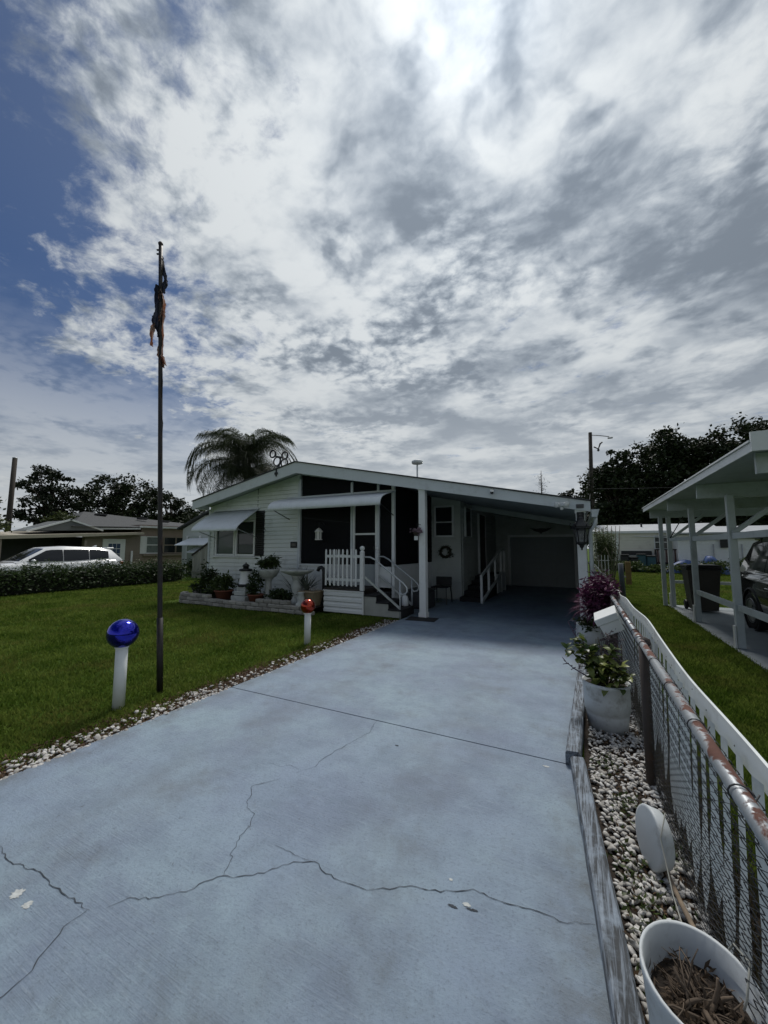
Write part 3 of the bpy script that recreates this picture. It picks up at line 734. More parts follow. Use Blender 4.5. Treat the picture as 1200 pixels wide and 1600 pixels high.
# columns and beam
def column(x, y, h, w=0.15):
    c = O('column', MB().box((x, y, h / 2), (w, w, h), bev=0.006), WHITE, house)
    O('base_trim', MB().box((x, y, 0.05), (w + 0.03, w + 0.03, 0.1), bev=0.004), WHITE, c)
    O('cap_trim', MB().box((x, y, h - 0.05), (w + 0.03, w + 0.03, 0.1), bev=0.004), WHITE, c)
    return c
column(-3.08, 7.98, roof_z(-3.08) - 0.14); column(0.03, 7.98, roof_z(0.03) - 0.14)
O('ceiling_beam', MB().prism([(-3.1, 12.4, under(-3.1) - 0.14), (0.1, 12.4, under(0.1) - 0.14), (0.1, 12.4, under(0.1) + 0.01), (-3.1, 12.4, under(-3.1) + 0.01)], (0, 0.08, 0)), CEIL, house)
# number plaque, plumbing vent
pq = O('number_plaque', MB().box((-7.03, FW - 0.035, 1.58), (0.24, 0.025, 0.17), bev=0.006), BLACK, house)
O('digits', MB().box((-7.08, FW - 0.05, 1.58), (0.03, 0.006, 0.08)).box((-7.03, FW - 0.05, 1.58), (0.03, 0.006, 0.08)).box((-6.98, FW - 0.05, 1.58), (0.03, 0.006, 0.08)), M('dull_metal', (0.16, 0.15, 0.13), 0.5), pq)
vt = O('roof_vent', MB().tube([(-4.82, 12, 3.2), (-4.82, 12, 4.33)], 0.028, 10), TRIM, house)
O('vent_cap', MB().lathe([(0.03, 4.32), (0.17, 4.34), (0.19, 4.37), (0.19, 4.43), (0.14, 4.46), (0.001, 4.47)], (-4.82, 12, 0), 18), TRIM, vt)

# ------------------------------------------------------------------ entry stoop
st = E('entry_stoop', (-4.9, 8.0, 0), 'white sided entry stoop with picket railing, concrete steps and tube handrails', 'steps')
O('landing', MB().box((-4.925, 7.99, 0.535), (1.06, 0.77, 0.05)), DARKWOOD, st)
O('landing_core', MB().box((-4.925, 8.0, 0.25), (1.0, 0.72, 0.52)), DARKWOOD, st)
for i in range(4):
    z = 0.005 + i * 0.125
    sec = [(7.61, z), (7.588, z + 0.012), (7.588, z + 0.075), (7.604, z + 0.09), (7.604, z + 0.12), (7.61, z + 0.122)]
    O('skirt_board', MB().prism([(-5.45, a, b) for a, b in sec], (1.06, 0, 0)), WHITE, st)
    O('skirt_board', MB().prism([(-5.452 - (7.61 - a), 7.62, b) for a, b in sec], (0, 0.74, 0)), WHITE, st)
O('skirt_trim', MB().box((-4.92, 7.598, 0.505), (1.10, 0.04, 0.02)), WHITE, st)
O('skirt_trim', MB().box((-4.385, 7.60, 0.255), (0.03, 0.04, 0.50)), WHITE, st)
CONC = M('step_concrete', (0.36, 0.37, 0.34), 0.85, 0.12, 6, bump=0.004)
TREAD = M('dark_tread', (0.02, 0.021, 0.023), 0.85, 0.3, 20)
for i in range(3):
    x0 = -4.37 + i * 0.30; h = 0.41 - i * 0.135
    O('step', MB().box((x0 + 0.15, 7.99, h / 2), (0.30, 0.72, h)), CONC, st)
    O('tread', MB().box((x0 + 0.16, 7.985, h + 0.02), (0.32, 0.75, 0.04), bev=0.006), TREAD, st)
    O('riser', MB().box((x0 + 0.306, 7.99, h / 2), (0.012, 0.70, h)), TREAD, st)
pk = MB()
def picket(x, y):
    return MB().prism([(x - 0.021, y - 0.009, 0.62), (x + 0.021, y - 0.009, 0.62), (x + 0.021, y - 0.009, 1.42), (x + 0.012, y - 0.009, 1.452), (x, y - 0.009, 1.465), (x - 0.012, y - 0.009, 1.452), (x - 0.021, y - 0.009, 1.42)], (0, 0.018, 0))
for i in range(8): O('picket', picket(-5.40 + i * 0.118, 7.60), WHITE, st)
for i in range(5): O('picket', MB().box((-5.405, 7.76 + i * 0.14, 1.04), (0.018, 0.042, 0.83), bev=0.008), WHITE, st)
for z in (0.76, 1.30):
    O('rail', MB().box((-4.93, 7.625, z), (0.96, 0.03, 0.06)), WHITE, st)
    O('rail', MB().box((-5.385, 8.01, z), (0.025, 0.72, 0.06)), WHITE, st)
for x, y in ((-4.42, 7.62), (-4.40, 8.32)):
    p = O('newel_post', MB().box((x, y, 0.96), (0.085, 0.085, 0.86), bev=0.006), WHITE, st)
    O('finial', MB().lathe([(0.055, 1.39), (0.055, 1.41), (0.03, 1.42), (0.028, 1.435), (0.05, 1.455), (0.058, 1.485), (0.05, 1.515), (0.028, 1.535), (0.001, 1.54)], (x, y, 0), 14), WHITE, p)
RAIL = M('handrail_paint', (0.50, 0.53, 0.54), 0.35, 0.08, 8, metal=0.4)
for y in (7.64, 8.30):
    pts = [(-4.40, y, 1.29), (-4.22, y, 1.285), (-4.10, y, 1.23), (-3.40, y, 0.73), (-3.33, y, 0.65), (-3.32, y, 0.57), (-3.37, y, 0.51), (-3.44, y, 0.50), (-3.49, y, 0.54)]
    h = O('handrail', MB().tube(pts, 0.019, 8), RAIL, st)
    O('rail_post', MB().tube([(-3.49, y, -0.02), (-3.49, y, 0.79)], 0.018, 8), RAIL, h)
    O('lower_rail', MB().bar((-4.36, y, 0.84), (-3.49, y, 0.20), 0.03, 0.045), RAIL, h)
# side steps with white rail under the carport
sd = E('side_steps', (-2.75, 12.3, 0), 'side steps with white wooden rail in the dark of the carport', 'steps')
for i in range(5):
    h = 0.12 * (i + 1); y0 = 10.75 + i * 0.45
    O('step', MB().box((-2.76, y0 + 0.225, h / 2), (0.62, 0.45, h)), TREAD, sd)
O('landing', MB().box((-2.76, 13.6, 0.31), (0.62, 1.2, 0.62)), TREAD, sd)
O('top_rail', MB().bar((-2.43, 10.62, 0.72), (-2.43, 13.6, 1.42), 0.05, 0.07), WHITE, sd)
O('top_rail', MB().bar((-2.43, 13.6, 1.42), (-2.43, 14.3, 1.42), 0.05, 0.07), WHITE, sd)
O('bottom_rail', MB().bar((-2.43, 10.62, 0.02), (-2.43, 13.6, 0.66), 0.05, 0.08), WHITE, sd)
for y, z0, z1 in ((10.66, 0, 0.72), (11.6, 0.22, 0.95), (12.6, 0.42, 1.18), (13.6, 0, 1.42), (14.28, 0, 1.42)):
    O('rail_post', MB().box((-2.43, y, (z0 + z1) / 2), (0.06, 0.06, z1 - z0)), WHITE, sd)
O('end_panel', MB().box((-2.43, 13.55, 0.34), (0.03, 1.4, 0.62)), WHITE, sd)

# ------------------------------------------------------------------ garden bed
BLOCK = M('retaining_block', (0.29, 0.28, 0.25), 0.9, 0.22, 12, bump=0.015, bscale=25, dirt=(0.10, 0.10, 0.08), dirt_amt=0.6, dirt_scale=3, rnd=0.25)
bed = E('garden_wall', (-7.6, 7.15, 0), 'low wall of stacked grey blocks edging the garden bed by the house', 'garden wall')
path = []
for i in range(40):
    t = i / 39
    path.append((-5.52 - 4.35 * t, 7.12 + 0.04 * math.sin(t * 9)))
path += [(-9.98, 7.20), (-10.10, 7.34), (-10.16, 7.52), (-10.18, 7.72), (-10.18, 7.92), (-10.18, 8.12)]
pts = [Vector((a, b)) for a, b in path]; cum = [0]
for a, b in zip(pts[:-1], pts[1:]): cum.append(cum[-1] + (b - a).length)
def along(s):
    for i in range(len(cum) - 1):
        if cum[i + 1] >= s:
            t = (s - cum[i]) / max(1e-6, cum[i + 1] - cum[i]); p = pts[i].lerp(pts[i + 1], t); d = pts[i + 1] - pts[i]; return p, math.atan2(d.y, d.x)
    return pts[-1], 0
block_meshes = []
for q in range(5):
    m = MB().box((0, 0, 0), (0.235, 0.15, 0.088), bev=0.016)
    m.v = [(x + random.uniform(-1, 1) * 0.007, y + random.uniform(-1, 1) * 0.009, z + random.uniform(-1, 1) * 0.005) for x, y, z in m.v]
    me = m.mesh('block'); me.materials.append(BLOCK); block_meshes.append(me)
for course in range(3):
    s_ = 0.12 * (course % 2)
    while s_ < cum[-1]:
        p, a = along(s_)
        if course < 2 or (0.6 < s_ < 1.5) or s_ > 3.2 and random.random() < 0.75:
            b_ = O('block', random.choice(block_meshes), None, bed, loc=(p.x + random.uniform(-1, 1) * 0.01, p.y + 0.012 * course, 0.03 + course * 0.09))
            b_.rotation_euler = (0, random.uniform(-1, 1) * 0.02, a + random.uniform(-1, 1) * 0.05)
        s_ += 0.245
m = MB(); m.add([(x, y + 0.05, 0.10) for x, y in path] + [(x, 8.39, 0.14) for x, y in path], [(i, i + 1, len(path) + i + 1, len(path) + i) for i in range(39)]); O('garden_soil', m, SOIL, kind='structure')

TERRA = M('terracotta', (0.17, 0.060, 0.035), 0.75, 0.2, 8, dirt=(0.06, 0.04, 0.03), dirt_amt=0.5)
OLDWHITE = M('old_white_concrete', (0.46, 0.48, 0.46), 0.8, 0.15, 8, bump=0.004, dirt=(0.2, 0.21, 0.18), dirt_amt=0.6, dirt_scale=6)
def leafy(name, c, r, n, size, mat, parent, aspect=0.45, droop=0.0, seed=1, clump=14):
    rg = np.random.default_rng(seed)
    cc = rg.normal(size=(clump, 3)); cc /= np.linalg.norm(cc, axis=1)[:, None] + 1e-6; cc *= rg.random((clump, 1)) ** 0.4
    P = cc[rg.integers(0, clump, n)] * 0.85 + rg.normal(size=(n, 3)) * 0.22
    P = P * np.array(r) + np.array(c)
    V, F = leaves(P, size, rg, aspect, droop=droop)
    return O(name, npmesh(name, V, F), mat, parent)
def strap(name, c, n, L, wd, mat, parent, spread=1.0, seed=3, curl=0.5, up=0.9):
    rg = random.Random(seed); m = MB()
    for i in range(n):
        a = rg.uniform(0, 6.283); e = rg.uniform(0.15, 1.0) * spread; l = L * rg.uniform(0.6, 1.1); d = Vector((math.cos(a), math.sin(a), 0)); w = Vector((-d.y, d.x, 0)) * wd * 0.5
        p = Vector(c) + d * 0.02; ang = math.pi / 2 - e * 0.9; pp = []
        for k_ in range(6):
            pp.append(p.copy()); p = p + (d * math.cos(ang) + Vector((0, 0, up)) * math.sin(ang)) * l / 5; ang -= curl * e / 2
        vs = []
        for k_, q in enumerate(pp): f = (0.6, 1, 1, 0.8, 0.5, 0.05)[k_]; vs += [q - w * f, q + w * f]
        m.add(vs, [(2 * k_, 2 * k_ + 1, 2 * k_ + 3, 2 * k_ + 2) for k_ in range(5)])
    return O(name, m, mat, parent)
DG = leafmat('dark_green_leaf', (0.018, 0.035, 0.010), (0.05, 0.075, 0.022))
MG = leafmat('mid_green_leaf', (0.03, 0.055, 0.014), (0.085, 0.115, 0.03))
PUR = leafmat('purple_leaf', (0.045, 0.010, 0.032), (0.135, 0.03, 0.085), 0.5, 0.25)
GREY = leafmat('grey_green_leaf', (0.06, 0.075, 0.06), (0.16, 0.18, 0.15))
BRN = M('dark_stem', (0.05, 0.038, 0.028), 0.85, 0.3, 8)

# tall leafy shrub at the house corner
t = E('corner_shrub', (-9.55, 7.75, 0.12), 'tall dark shrub at the end of the garden bed below the window awning', 'shrub')
for i in range(4): O('stem', MB().tube([(-9.55 + i * 0.05, 7.75, 0.1), (-9.6 + i * 0.08, 7.75 + i * 0.02, 0.8)], 0.012, 5), BRN, t)
leafy('foliage', (-9.52, 7.72, 0.62), (0.28, 0.24, 0.46), 800, 0.11, DG, t, 0.4, seed=5)
t = E('low_shrub', (-9.9, 7.55, 0.12), 'low dark shrub at the outer corner of the block wall', 'shrub')
O('stem', MB().tube([(-9.9, 7.6, 0.1), (-9.9, 7.6, 0.3)], 0.015, 5), BRN, t); leafy('foliage', (-9.88, 7.60, 0.34), (0.20, 0.2, 0.16), 240, 0.09, DG, t, seed=6)

def pot(name, c, r, h, mat, label, cat='planter', group=None):
    t = E(name, c, label, cat, group); x, y, z = c
    O('pot', MB().lathe([(0.001, z), (r * 0.72, z), (r * 0.95, z + h * 0.86), (r * 1.06, z + h * 0.87), (r * 1.06, z + h), (r * 0.92, z + h), (r * 0.88, z + h * 0.85), (0.001, z + h * 0.84)], (x, y, 0), 18), mat, t)
    O('soil', MB().lathe([(0.001, z + h * 0.88), (r * 0.88, z + h * 0.86)], (x, y, 0), 14), SOIL, t)
    return t
t = pot('potted_plant', (-8.60, 7.42, 0.13), 0.24, 0.24, TERRA, 'spreading green plant in a wide terracotta pot on the garden bed')
leafy('foliage', (-8.62, 7.42, 0.56), (0.36, 0.25, 0.24), 620, 0.12, MG, t, 0.35, seed=8); strap('foliage', (-8.5, 7.42, 0.36), 16, 0.5, 0.03, DG, t, seed=9)
t = pot('potted_plant', (-7.38, 7.36, 0.13), 0.20, 0.20, TERRA, 'dark bushy plant in a red pot beside the lighthouse ornament')
leafy('foliage', (-7.42, 7.40, 0.58), (0.19, 0.17, 0.34), 560, 0.09, DG, t, seed=10)
# lighthouse ornament
t = E('lighthouse_ornament', (-7.95, 7.55, 0.12), 'white lighthouse ornament with black lantern top on a stepped base', 'lighthouse')
for i, (w_, z) in enumerate(((0.50, 0.12), (0.40, 0.26), (0.31, 0.37))): O('base_step', MB().box((-7.95, 7.55, z + 0.06), (w_, w_, 0.14 if i == 0 else 0.11), bev=0.01), OLDWHITE, t)
O('band', MB().lathe([(0.001, 0.48), (0.19, 0.48), (0.185, 0.55), (0.001, 0.55)], (-7.95, 7.55, 0), 16), BLACK, t)
O('tower', MB().lathe([(0.172, 0.55), (0.165, 0.57), (0.138, 0.88), (0.15, 0.9), (0.001, 0.9)], (-7.95, 7.55, 0), 18), WHITE, t)
O('gallery', MB().lathe([(0.001, 0.885), (0.165, 0.887), (0.175, 0.92), (0.155, 0.94), (0.10, 0.945)], (-7.95, 7.55, 0), 16), BLACK, t)
O('lantern_room', MB().lathe([(0.075, 0.94), (0.075, 1.0), (0.10, 1.01), (0.075, 1.05), (0.02, 1.08), (0.012, 1.11), (0.001, 1.12)], (-7.95, 7.55, 0), 12), BLACK, t)
# stake light / iron pole
O('iron_stake', MB().tube([(-8.25, 7.7, 0.1), (-8.25, 7.7, 0.88)], 0.014, 6).ball((-8.25, 7.7, 0.89), 0.025, 8, 6), BLACK, label='short black iron stake just behind the lighthouse ornament', cat='stake')
O('shepherd_hook', MB().tube([(-7.85, 8.0, 0.1), (-7.85, 8.0, 1.9), (-7.83, 8.0, 1.98), (-7.77, 8.0, 2.02), (-7.71, 8.0, 1.97)], 0.008, 6), BLACK, label='thin black shepherd hook standing against the siding beside the shutter', cat='hook')
# pedestal urn with fern
t = E('pedestal_planter', (-7.22, 7.62, 0.12), 'white pedestal urn overflowing with a dark fern', 'planter')
O('pedestal', MB().lathe([(0.001, 0.12), (0.15, 0.12), (0.15, 0.18), (0.10, 0.22), (0.085, 0.3), (0.08, 0.62), (0.10, 0.68), (0.14, 0.70), (0.001, 0.70)], (-7.22, 7.62, 0), 16), OLDWHITE, t)
O('urn', MB().lathe([(0.10, 0.70), (0.20, 0.76), (0.26, 0.86), (0.285, 0.92), (0.285, 0.95), (0.24, 0.95), (0.22, 0.88), (0.001, 0.87)], (-7.22, 7.62, 0), 20), OLDWHITE, t)
leafy('fern', (-7.20, 7.62, 1.12), (0.28, 0.24, 0.18), 800, 0.11, DG, t, 0.3, seed=11, droop=0.2); strap('fern', (-7.2, 7.62, 1.0), 22, 0.42, 0.025, DG, t, 1.3, seed=12, curl=0.9)
# bird bath
t = E('bird_bath', (-6.22, 7.55, 0.12), 'white concrete bird bath with wide scalloped bowl on fluted pedestal', 'bird bath')
O('pedestal', MB().lathe([(0.001, 0.12), (0.17, 0.12), (0.17, 0.20), (0.12, 0.26), (0.10, 0.36), (0.13, 0.5), (0.155, 0.58), (0.10, 0.66), (0.09, 0.74), (0.15, 0.82), (0.001, 0.82)], (-6.22, 7.55, 0), 16), OLDWHITE, t)
O('bowl', MB().lathe([(0.001, 0.82), (0.14, 0.82), (0.32, 0.88), (0.40, 0.93), (0.41, 0.96), (0.38, 0.965), (0.28, 0.92), (0.001, 0.90)], (-6.22, 7.55, 0), 24), OLDWHITE, t)
# small fluted stand in front
t = E('fluted_stand', (-5.72, 7.30, 0.12), 'small weathered white baluster stand in front of the tan planter', 'stand')
O('column', MB().lathe([(0.001, 0.14), (0.12, 0.14), (0.12, 0.2), (0.075, 0.24), (0.09, 0.32), (0.06, 0.42), (0.09, 0.46), (0.001, 0.47)], (-5.86, 7.26, 0), 14), OLDWHITE, t)
O('ledge', MB().box((-5.86, 7.26, 0.13), (0.28, 0.2, 0.03), bev=0.006), OLDWHITE, t)
# tan square planter with agave
t = E('square_planter', (-5.9, 7.62, 0.12), 'tan tapered planter with spiky agave beside the stoop', 'planter')
TAN = M('tan_planter', (0.25, 0.20, 0.13), 0.8, 0.15, 8)
m = MB(); a, b = 0.15, 0.21
m.add([(-5.78 + sx * a, 7.55 + sy * a, 0.13) for sx, sy in ((-1, -1), (1, -1), (1, 1), (-1, 1))] + [(-5.78 + sx * b, 7.55 + sy * b, 0.44) for sx, sy in ((-1, -1), (1, -1), (1, 1), (-1, 1))], [(0, 1, 5, 4), (1, 2, 6, 5), (2, 3, 7, 6), (3, 0, 4, 7), (4, 5, 6, 7), (3, 2, 1, 0)])
O('box', m, TAN, t); O('rim', MB().box((-5.78, 7.55, 0.455), (0.46, 0.46, 0.04), bev=0.008), TAN, t)
strap('agave', (-5.95, 7.6, 0.46), 26, 0.55, 0.05, GREY, t, 1.0, seed=14, curl=0.3)
leafy('flowers', (-5.7, 7.5, 0.52), (0.12, 0.1, 0.05), 40, 0.05, leafmat('pale_petal', (0.3, 0.3, 0.28), (0.45, 0.43, 0.42)), t, 0.8, seed=15)
# iron hand pump
t = E('hand_pump', (-5.58, 7.85, 0.12), 'dark iron hand pump ornament with curved spout beside the stoop', 'hand pump')
O('body', MB().tube([(-5.60, 7.8, 0.12), (-5.60, 7.8, 0.9), (-5.62, 7.8, 0.98), (-5.68, 7.8, 1.02), (-5.75, 7.8, 1.0), (-5.78, 7.8, 0.93)], 0.045, 8), BLACK, t)
O('handle', MB().tube([(-5.60, 7.8, 0.95), (-5.53, 7.8, 0.98), (-5.50, 7.8, 0.7)], 0.015, 6), BLACK, t); O('base', MB().lathe([(0.001, 0.14), (0.09, 0.14), (0.05, 0.2), (0.05, 0.24)], (-5.60, 7.8, 0), 12), BLACK, t)
t = E('stoop_shrub', (-5.62, 8.1, 0.12), 'dark leafy shrub in the corner between stoop and porch panel', 'shrub'); O('stem', MB().tube([(-5.62, 8.1, 0.1), (-5.62, 8.1, 0.4)], 0.012, 5), BRN, t)
leafy('foliage', (-5.66, 8.05, 0.48), (0.16, 0.18, 0.32), 260, 0.09, DG, t, seed=16)
t = E('spiky_plant', (-6.55, 7.9, 0.12), 'spiky dark plant behind the bird bath against the wall', 'plant'); strap('foliage', (-6.5, 7.95, 0.14), 34, 1.0, 0.035, DG, t, 0.55, seed=17)
t = E('low_groundcover', (-6.75, 7.35, 0.12), 'low dark groundcover in front of the bird bath pedestal', 'plant'); leafy('foliage', (-6.72, 7.5, 0.30), (0.55, 0.22, 0.18), 750, 0.08, DG, t, seed=18)
t = E('low_groundcover', (-9.1, 7.5, 0.12), 'low dark groundcover between the corner shrub and the terracotta pot', 'plant'); leafy('foliage', (-9.15, 7.5, 0.28), (0.38, 0.24, 0.16), 560, 0.08, DG, t, seed=19)

# ------------------------------------------------------------------ things hung on the house
t = E('hanging_lantern', (-6.1, 8.2, 1.85), 'white lantern shaped bird feeder hanging under the long awning', 'lantern')
FROST = M('frosted_white', (0.75, 0.74, 0.68), 0.5, 0.05, 5)
O('body', MB().lathe([(0.001, 1.70), (0.10, 1.70), (0.10, 1.72), (0.085, 1.73), (0.085, 1.90), (0.10, 1.91)], (-6.07, 8.2, 0), 8, False), FROST, t)
O('roof', MB().lathe([(0.11, 1.905), (0.11, 1.92), (0.05, 1.99), (0.02, 2.01), (0.001, 2.02)], (-6.07, 8.2, 0), 8, False), FROST, t)
for i in range(8):
    a = i * math.pi / 4; O('bar', MB().bar((-6.07 + 0.089 * math.cos(a), 8.2 + 0.089 * math.sin(a), 1.72), (-6.07 + 0.089 * math.cos(a), 8.2 + 0.089 * math.sin(a), 1.90), 0.008), BLACK, t)
O('hook', MB().tube([(-6.07, 8.2, 2.01), (-6.07, 8.2, 2.12), (-6.05, 8.2, 2.16), (-6.02, 8.3, 2.17), (-6.02, 8.39, 2.10)], 0.006, 6), BLACK, t)
t = E('wreath', (-3.56, 11.05, 1.37), 'dark round wreath on the wall below the carport window', 'wreath')
m = MB(); m.tube([(-3.56 + 0.15 * math.cos(a * 0.3307), 11.04, 1.37 + 0.15 * math.sin(a * 0.3307)) for a in range(20)], 0.035, 6); O('ring', m, BRN, t)
P = np.array([(-3.56 + 0.15 * math.cos(a), 11.03, 1.37 + 0.15 * math.sin(a)) for a in rng.random(260) * 6.283]) + rng.normal(size=(260, 3)) * 0.025
V, F = leaves(P, 0.06, rng, 0.4); O('foliage', npmesh('wreath_leaf', V, F), DG, t)
leafy('bow', (-3.36, 11.03, 1.29), (0.06, 0.02, 0.06), 24, 0.06, leafmat('dusty_ribbon', (0.12, 0.12, 0.12), (0.2, 0.2, 0.2)), t, 0.7, seed=20)
t = E('hanging_basket', (-3.2, 7.88, 1.8), 'small hanging basket of pale pink flowers on the porch column', 'planter')
O('bracket', MB().tube([(-3.10, 7.905, 2.0), (-3.18, 7.86, 2.02), (-3.2, 7.86, 1.95)], 0.006, 6), BLACK, t)
leafy('flowers', (-3.18, 7.83, 1.86), (0.13, 0.08, 0.07), 150, 0.05, leafmat('dusty_pink', (0.10, 0.07, 0.09), (0.36, 0.26, 0.30)), t, 0.7, seed=21)
O('tag', MB().box((-3.19, 7.84, 1.71), (0.085, 0.012, 0.09)), WHITE, t); O('basket', MB().lathe([(0.001, 1.76), (0.05, 1.77), (0.08, 1.83), (0.001, 1.83)], (-3.18, 7.83, 0), 10), BRN, t)
# carriage lantern on the right column
t = E('carriage_lantern', (0.03, 7.74, 1.5), 'large black carriage lantern mounted on the white carport column', 'lantern')
cx, cy = 0.03, 7.70
O('back_plate', MB().box((cx, 7.885, 1.98), (0.12, 0.03, 0.34), bev=0.01), BLACK, t); O('arm', MB().tube([(cx, 7.88, 2.02), (cx, 7.78, 2.10), (cx, 7.72, 2.08), (cx, cy, 2.02)], 0.016, 8), BLACK, t)
O('roof', MB().lathe([(0.15, 1.86), (0.155, 1.88), (0.09, 1.95), (0.05, 2.0), (0.045, 2.03), (0.02, 2.05), (0.02, 2.08), (0.001, 2.1)], (cx, cy, 0), 6, False), BLACK, t)
O('rim', MB().lathe([(0.14, 1.83), (0.165, 1.84), (0.165, 1.865), (0.14, 1.87)], (cx, cy, 0), 6, False), BLACK, t)
O('glass', MB().lathe([(0.075, 1.60), (0.125, 1.835)], (cx, cy, 0), 6, False), M('smoky_glass', (0.10, 0.10, 0.11), 0.15, 0.1, 4, alpha=0.45), t)
for i in range(6):
    a = i * math.pi / 3; O('bar', MB().bar((cx + 0.08 * math.cos(a), cy + 0.08 * math.sin(a), 1.59), (cx + 0.132 * math.cos(a), cy + 0.132 * math.sin(a), 1.84), 0.016), BLACK, t)
    O('scroll', MB().tube([(cx + 0.15 * math.cos(a), cy + 0.15 * math.sin(a), 1.86), (cx + 0.18 * math.cos(a), cy + 0.18 * math.sin(a), 1.90), (cx + 0.165 * math.cos(a), cy + 0.165 * math.sin(a), 1.94)], 0.010, 5), BLACK, t)
O('bottom', MB().lathe([(0.09, 1.60), (0.085, 1.57), (0.04, 1.54), (0.03, 1.51), (0.015, 1.49), (0.015, 1.46), (0.001, 1.455)], (cx, cy, 0), 6, False), BLACK, t)
O('bulb', MB().ball((cx, cy, 1.70), 0.03, 10, 8, 1.5), M('bulb_white', (0.6, 0.6, 0.58), 0.3), t)
# flood light and camera on the fascia
t = E('flood_light', (-0.27, 7.83, 2.30), 'white twin flood light on the fascia near the carport corner', 'flood light')
O('box', MB().box((-0.27, 7.83, 2.30), (0.12, 0.035, 0.08), bev=0.008), WHITE, t)
for s_ in (-1, 1): O('lamp_head', MB().lathe([(0.001, 0.0), (0.03, 0.0), (0.05, 0.07), (0.052, 0.085), (0.001, 0.08)], (-0.27 + s_ * 0.05, 7.80, 2.30), 12, rot=Euler((R(100), 0, R(s_ * 25))).to_matrix()), WHITE, t)
O('sensor', MB().ball((-0.27, 7.80, 2.22), 0.03, 10, 8), WHITE, t)
t = E('fascia_vent', (0.02, 7.84, 2.27), 'small grey louvred box on the fascia above the black lantern', 'vent'); O('box', MB().box((0.03, 7.842, 2.255), (0.13, 0.02, 0.075), bev=0.006), M('mid_grey', (0.2, 0.2, 0.21), 0.6), t)
for i in range(3): O('slat', MB().box((0.03, 7.828, 2.232 + i * 0.022), (0.11, 0.012, 0.008), rx=0.4), M('dark_grey', (0.1, 0.1, 0.1), 0.6), t)
t = E('security_camera', (-1.53, 7.83, 2.62), 'small white and black security camera on the fascia', 'camera')
O('mount', MB().tube([(-1.53, 7.852, 2.66), (-1.53, 7.81, 2.66), (-1.53, 7.80, 2.63)], 0.012, 6), BLACK, t); O('body', MB().lathe([(0.001, 2.66), (0.035, 2.655), (0.042, 2.63), (0.042, 2.61)], (-1.53, 7.80, 0), 12), WHITE, t); O('lens', MB().ball((-1.53, 7.80, 2.605), 0.036, 12, 8), BLACK, t)
# ring ornament on the ridge
t = E('ring_ornament', (-7.2, 7.85, 3.5), 'black iron ornament of open rings fixed near the roof peak', 'ornament')
def ring(cx, cz, r_, w_): O('ring', MB().tube([(cx + r_ * math.cos(a * math.pi / 11), 7.95, cz + r_ * math.sin(a * math.pi / 11)) for a in range(23)], w_, 6), BLACK, t)
ring(-7.49, 4.09, 0.10, 0.024); ring(-7.06, 4.00, 0.10, 0.024); ring(-7.07, 3.80, 0.11, 0.02); ring(-7.33, 3.86, 0.12, 0.02); ring(-7.24, 3.72, 0.07, 0.016)
O('stem', MB().tube([(-7.25, 7.84, 3.42), (-7.25, 7.84, 3.60), (-7.26, 7.95, 3.70), (-7.2, 7.95, 3.95)], 0.022, 6), BLACK, t); O('crossbar', MB().bar((-7.42, 7.95, 4.02), (-7.12, 7.95, 3.95), 0.035), BLACK, t); O('clamp', MB().box((-7.25, 7.835, 3.50), (0.10, 0.025, 0.06)), BLACK, t)
# winged ornament above garage door
t = E('wing_ornament', (-1.34, 16.25, 2.2), 'dark spread wing ornament on the wall above the garage door', 'ornament')
O('wings', MB().prism([(-1.34 + a, 16.24, 2.18 + b) for a, b in ((-0.42, 0.10), (-0.2, 0.06), (0, 0.08), (0.2, 0.06), (0.42, 0.10), (0.22, -0.03), (0.06, -0.08), (0.0, -0.14), (-0.06, -0.08), (-0.22, -0.03))], (0, 0.03, 0)), BLACK, t)
O('door_mat', MB().box((-3.02, 7.72, 0.006), (0.62, 0.42, 0.012), rz=0.1, bev=0.004), TREAD, label='dark doormat on the driveway at the foot of the steps', cat='doormat')
# clutter in the shade beside the column
t = E('storage_bin', (-3.55, 9.1, 0), 'dark grey lidded storage bin in the shade behind the porch column', 'storage bin')
DGY = M('dark_grey_plastic', (0.05, 0.052, 0.056), 0.5, 0.1, 5)
O('bin', MB().box((-3.6, 9.2, 0.22), (0.5, 0.6, 0.42), bev=0.03), DGY, t); O('lid', MB().box((-3.6, 9.2, 0.45), (0.55, 0.65, 0.05), bev=0.02), DGY, t)
t = E('garden_chair', (-3.4, 10.2, 0), 'black folding garden chair standing in the dark of the carport', 'chair')
O('seat', MB().box((-3.42, 10.2, 0.44), (0.45, 0.45, 0.03), bev=0.01), BLACK, t); O('backrest', MB().box((-3.42, 10.43, 0.58), (0.45, 0.03, 0.24), bev=0.01), BLACK, t)
for sx in (-1, 1):
    for sy in (-1, 1): O('leg', MB().bar((-3.42 + sx * 0.2, 10.2 + sy * 0.2, 0.43), (-3.42 + sx * 0.22, 10.2 + sy * 0.26, 0.0), 0.025), BLACK, t)
t = E('white_jug', (-3.80, 8.34, 0.2), 'white plastic jug on the lowest step by the rail', 'jug')
O('bottle', MB().lathe([(0.001, 0.0), (0.075, 0.0), (0.08, 0.02), (0.08, 0.17), (0.06, 0.21), (0.025, 0.24), (0.025, 0.27), (0.001, 0.27)], (-3.62, 8.2, 0.18), 14), WHITE, t); O('cap', MB().lathe([(0.028, 0.26), (0.028, 0.285), (0.001, 0.285)], (-3.62, 8.2, 0.18), 10), FROST, t)

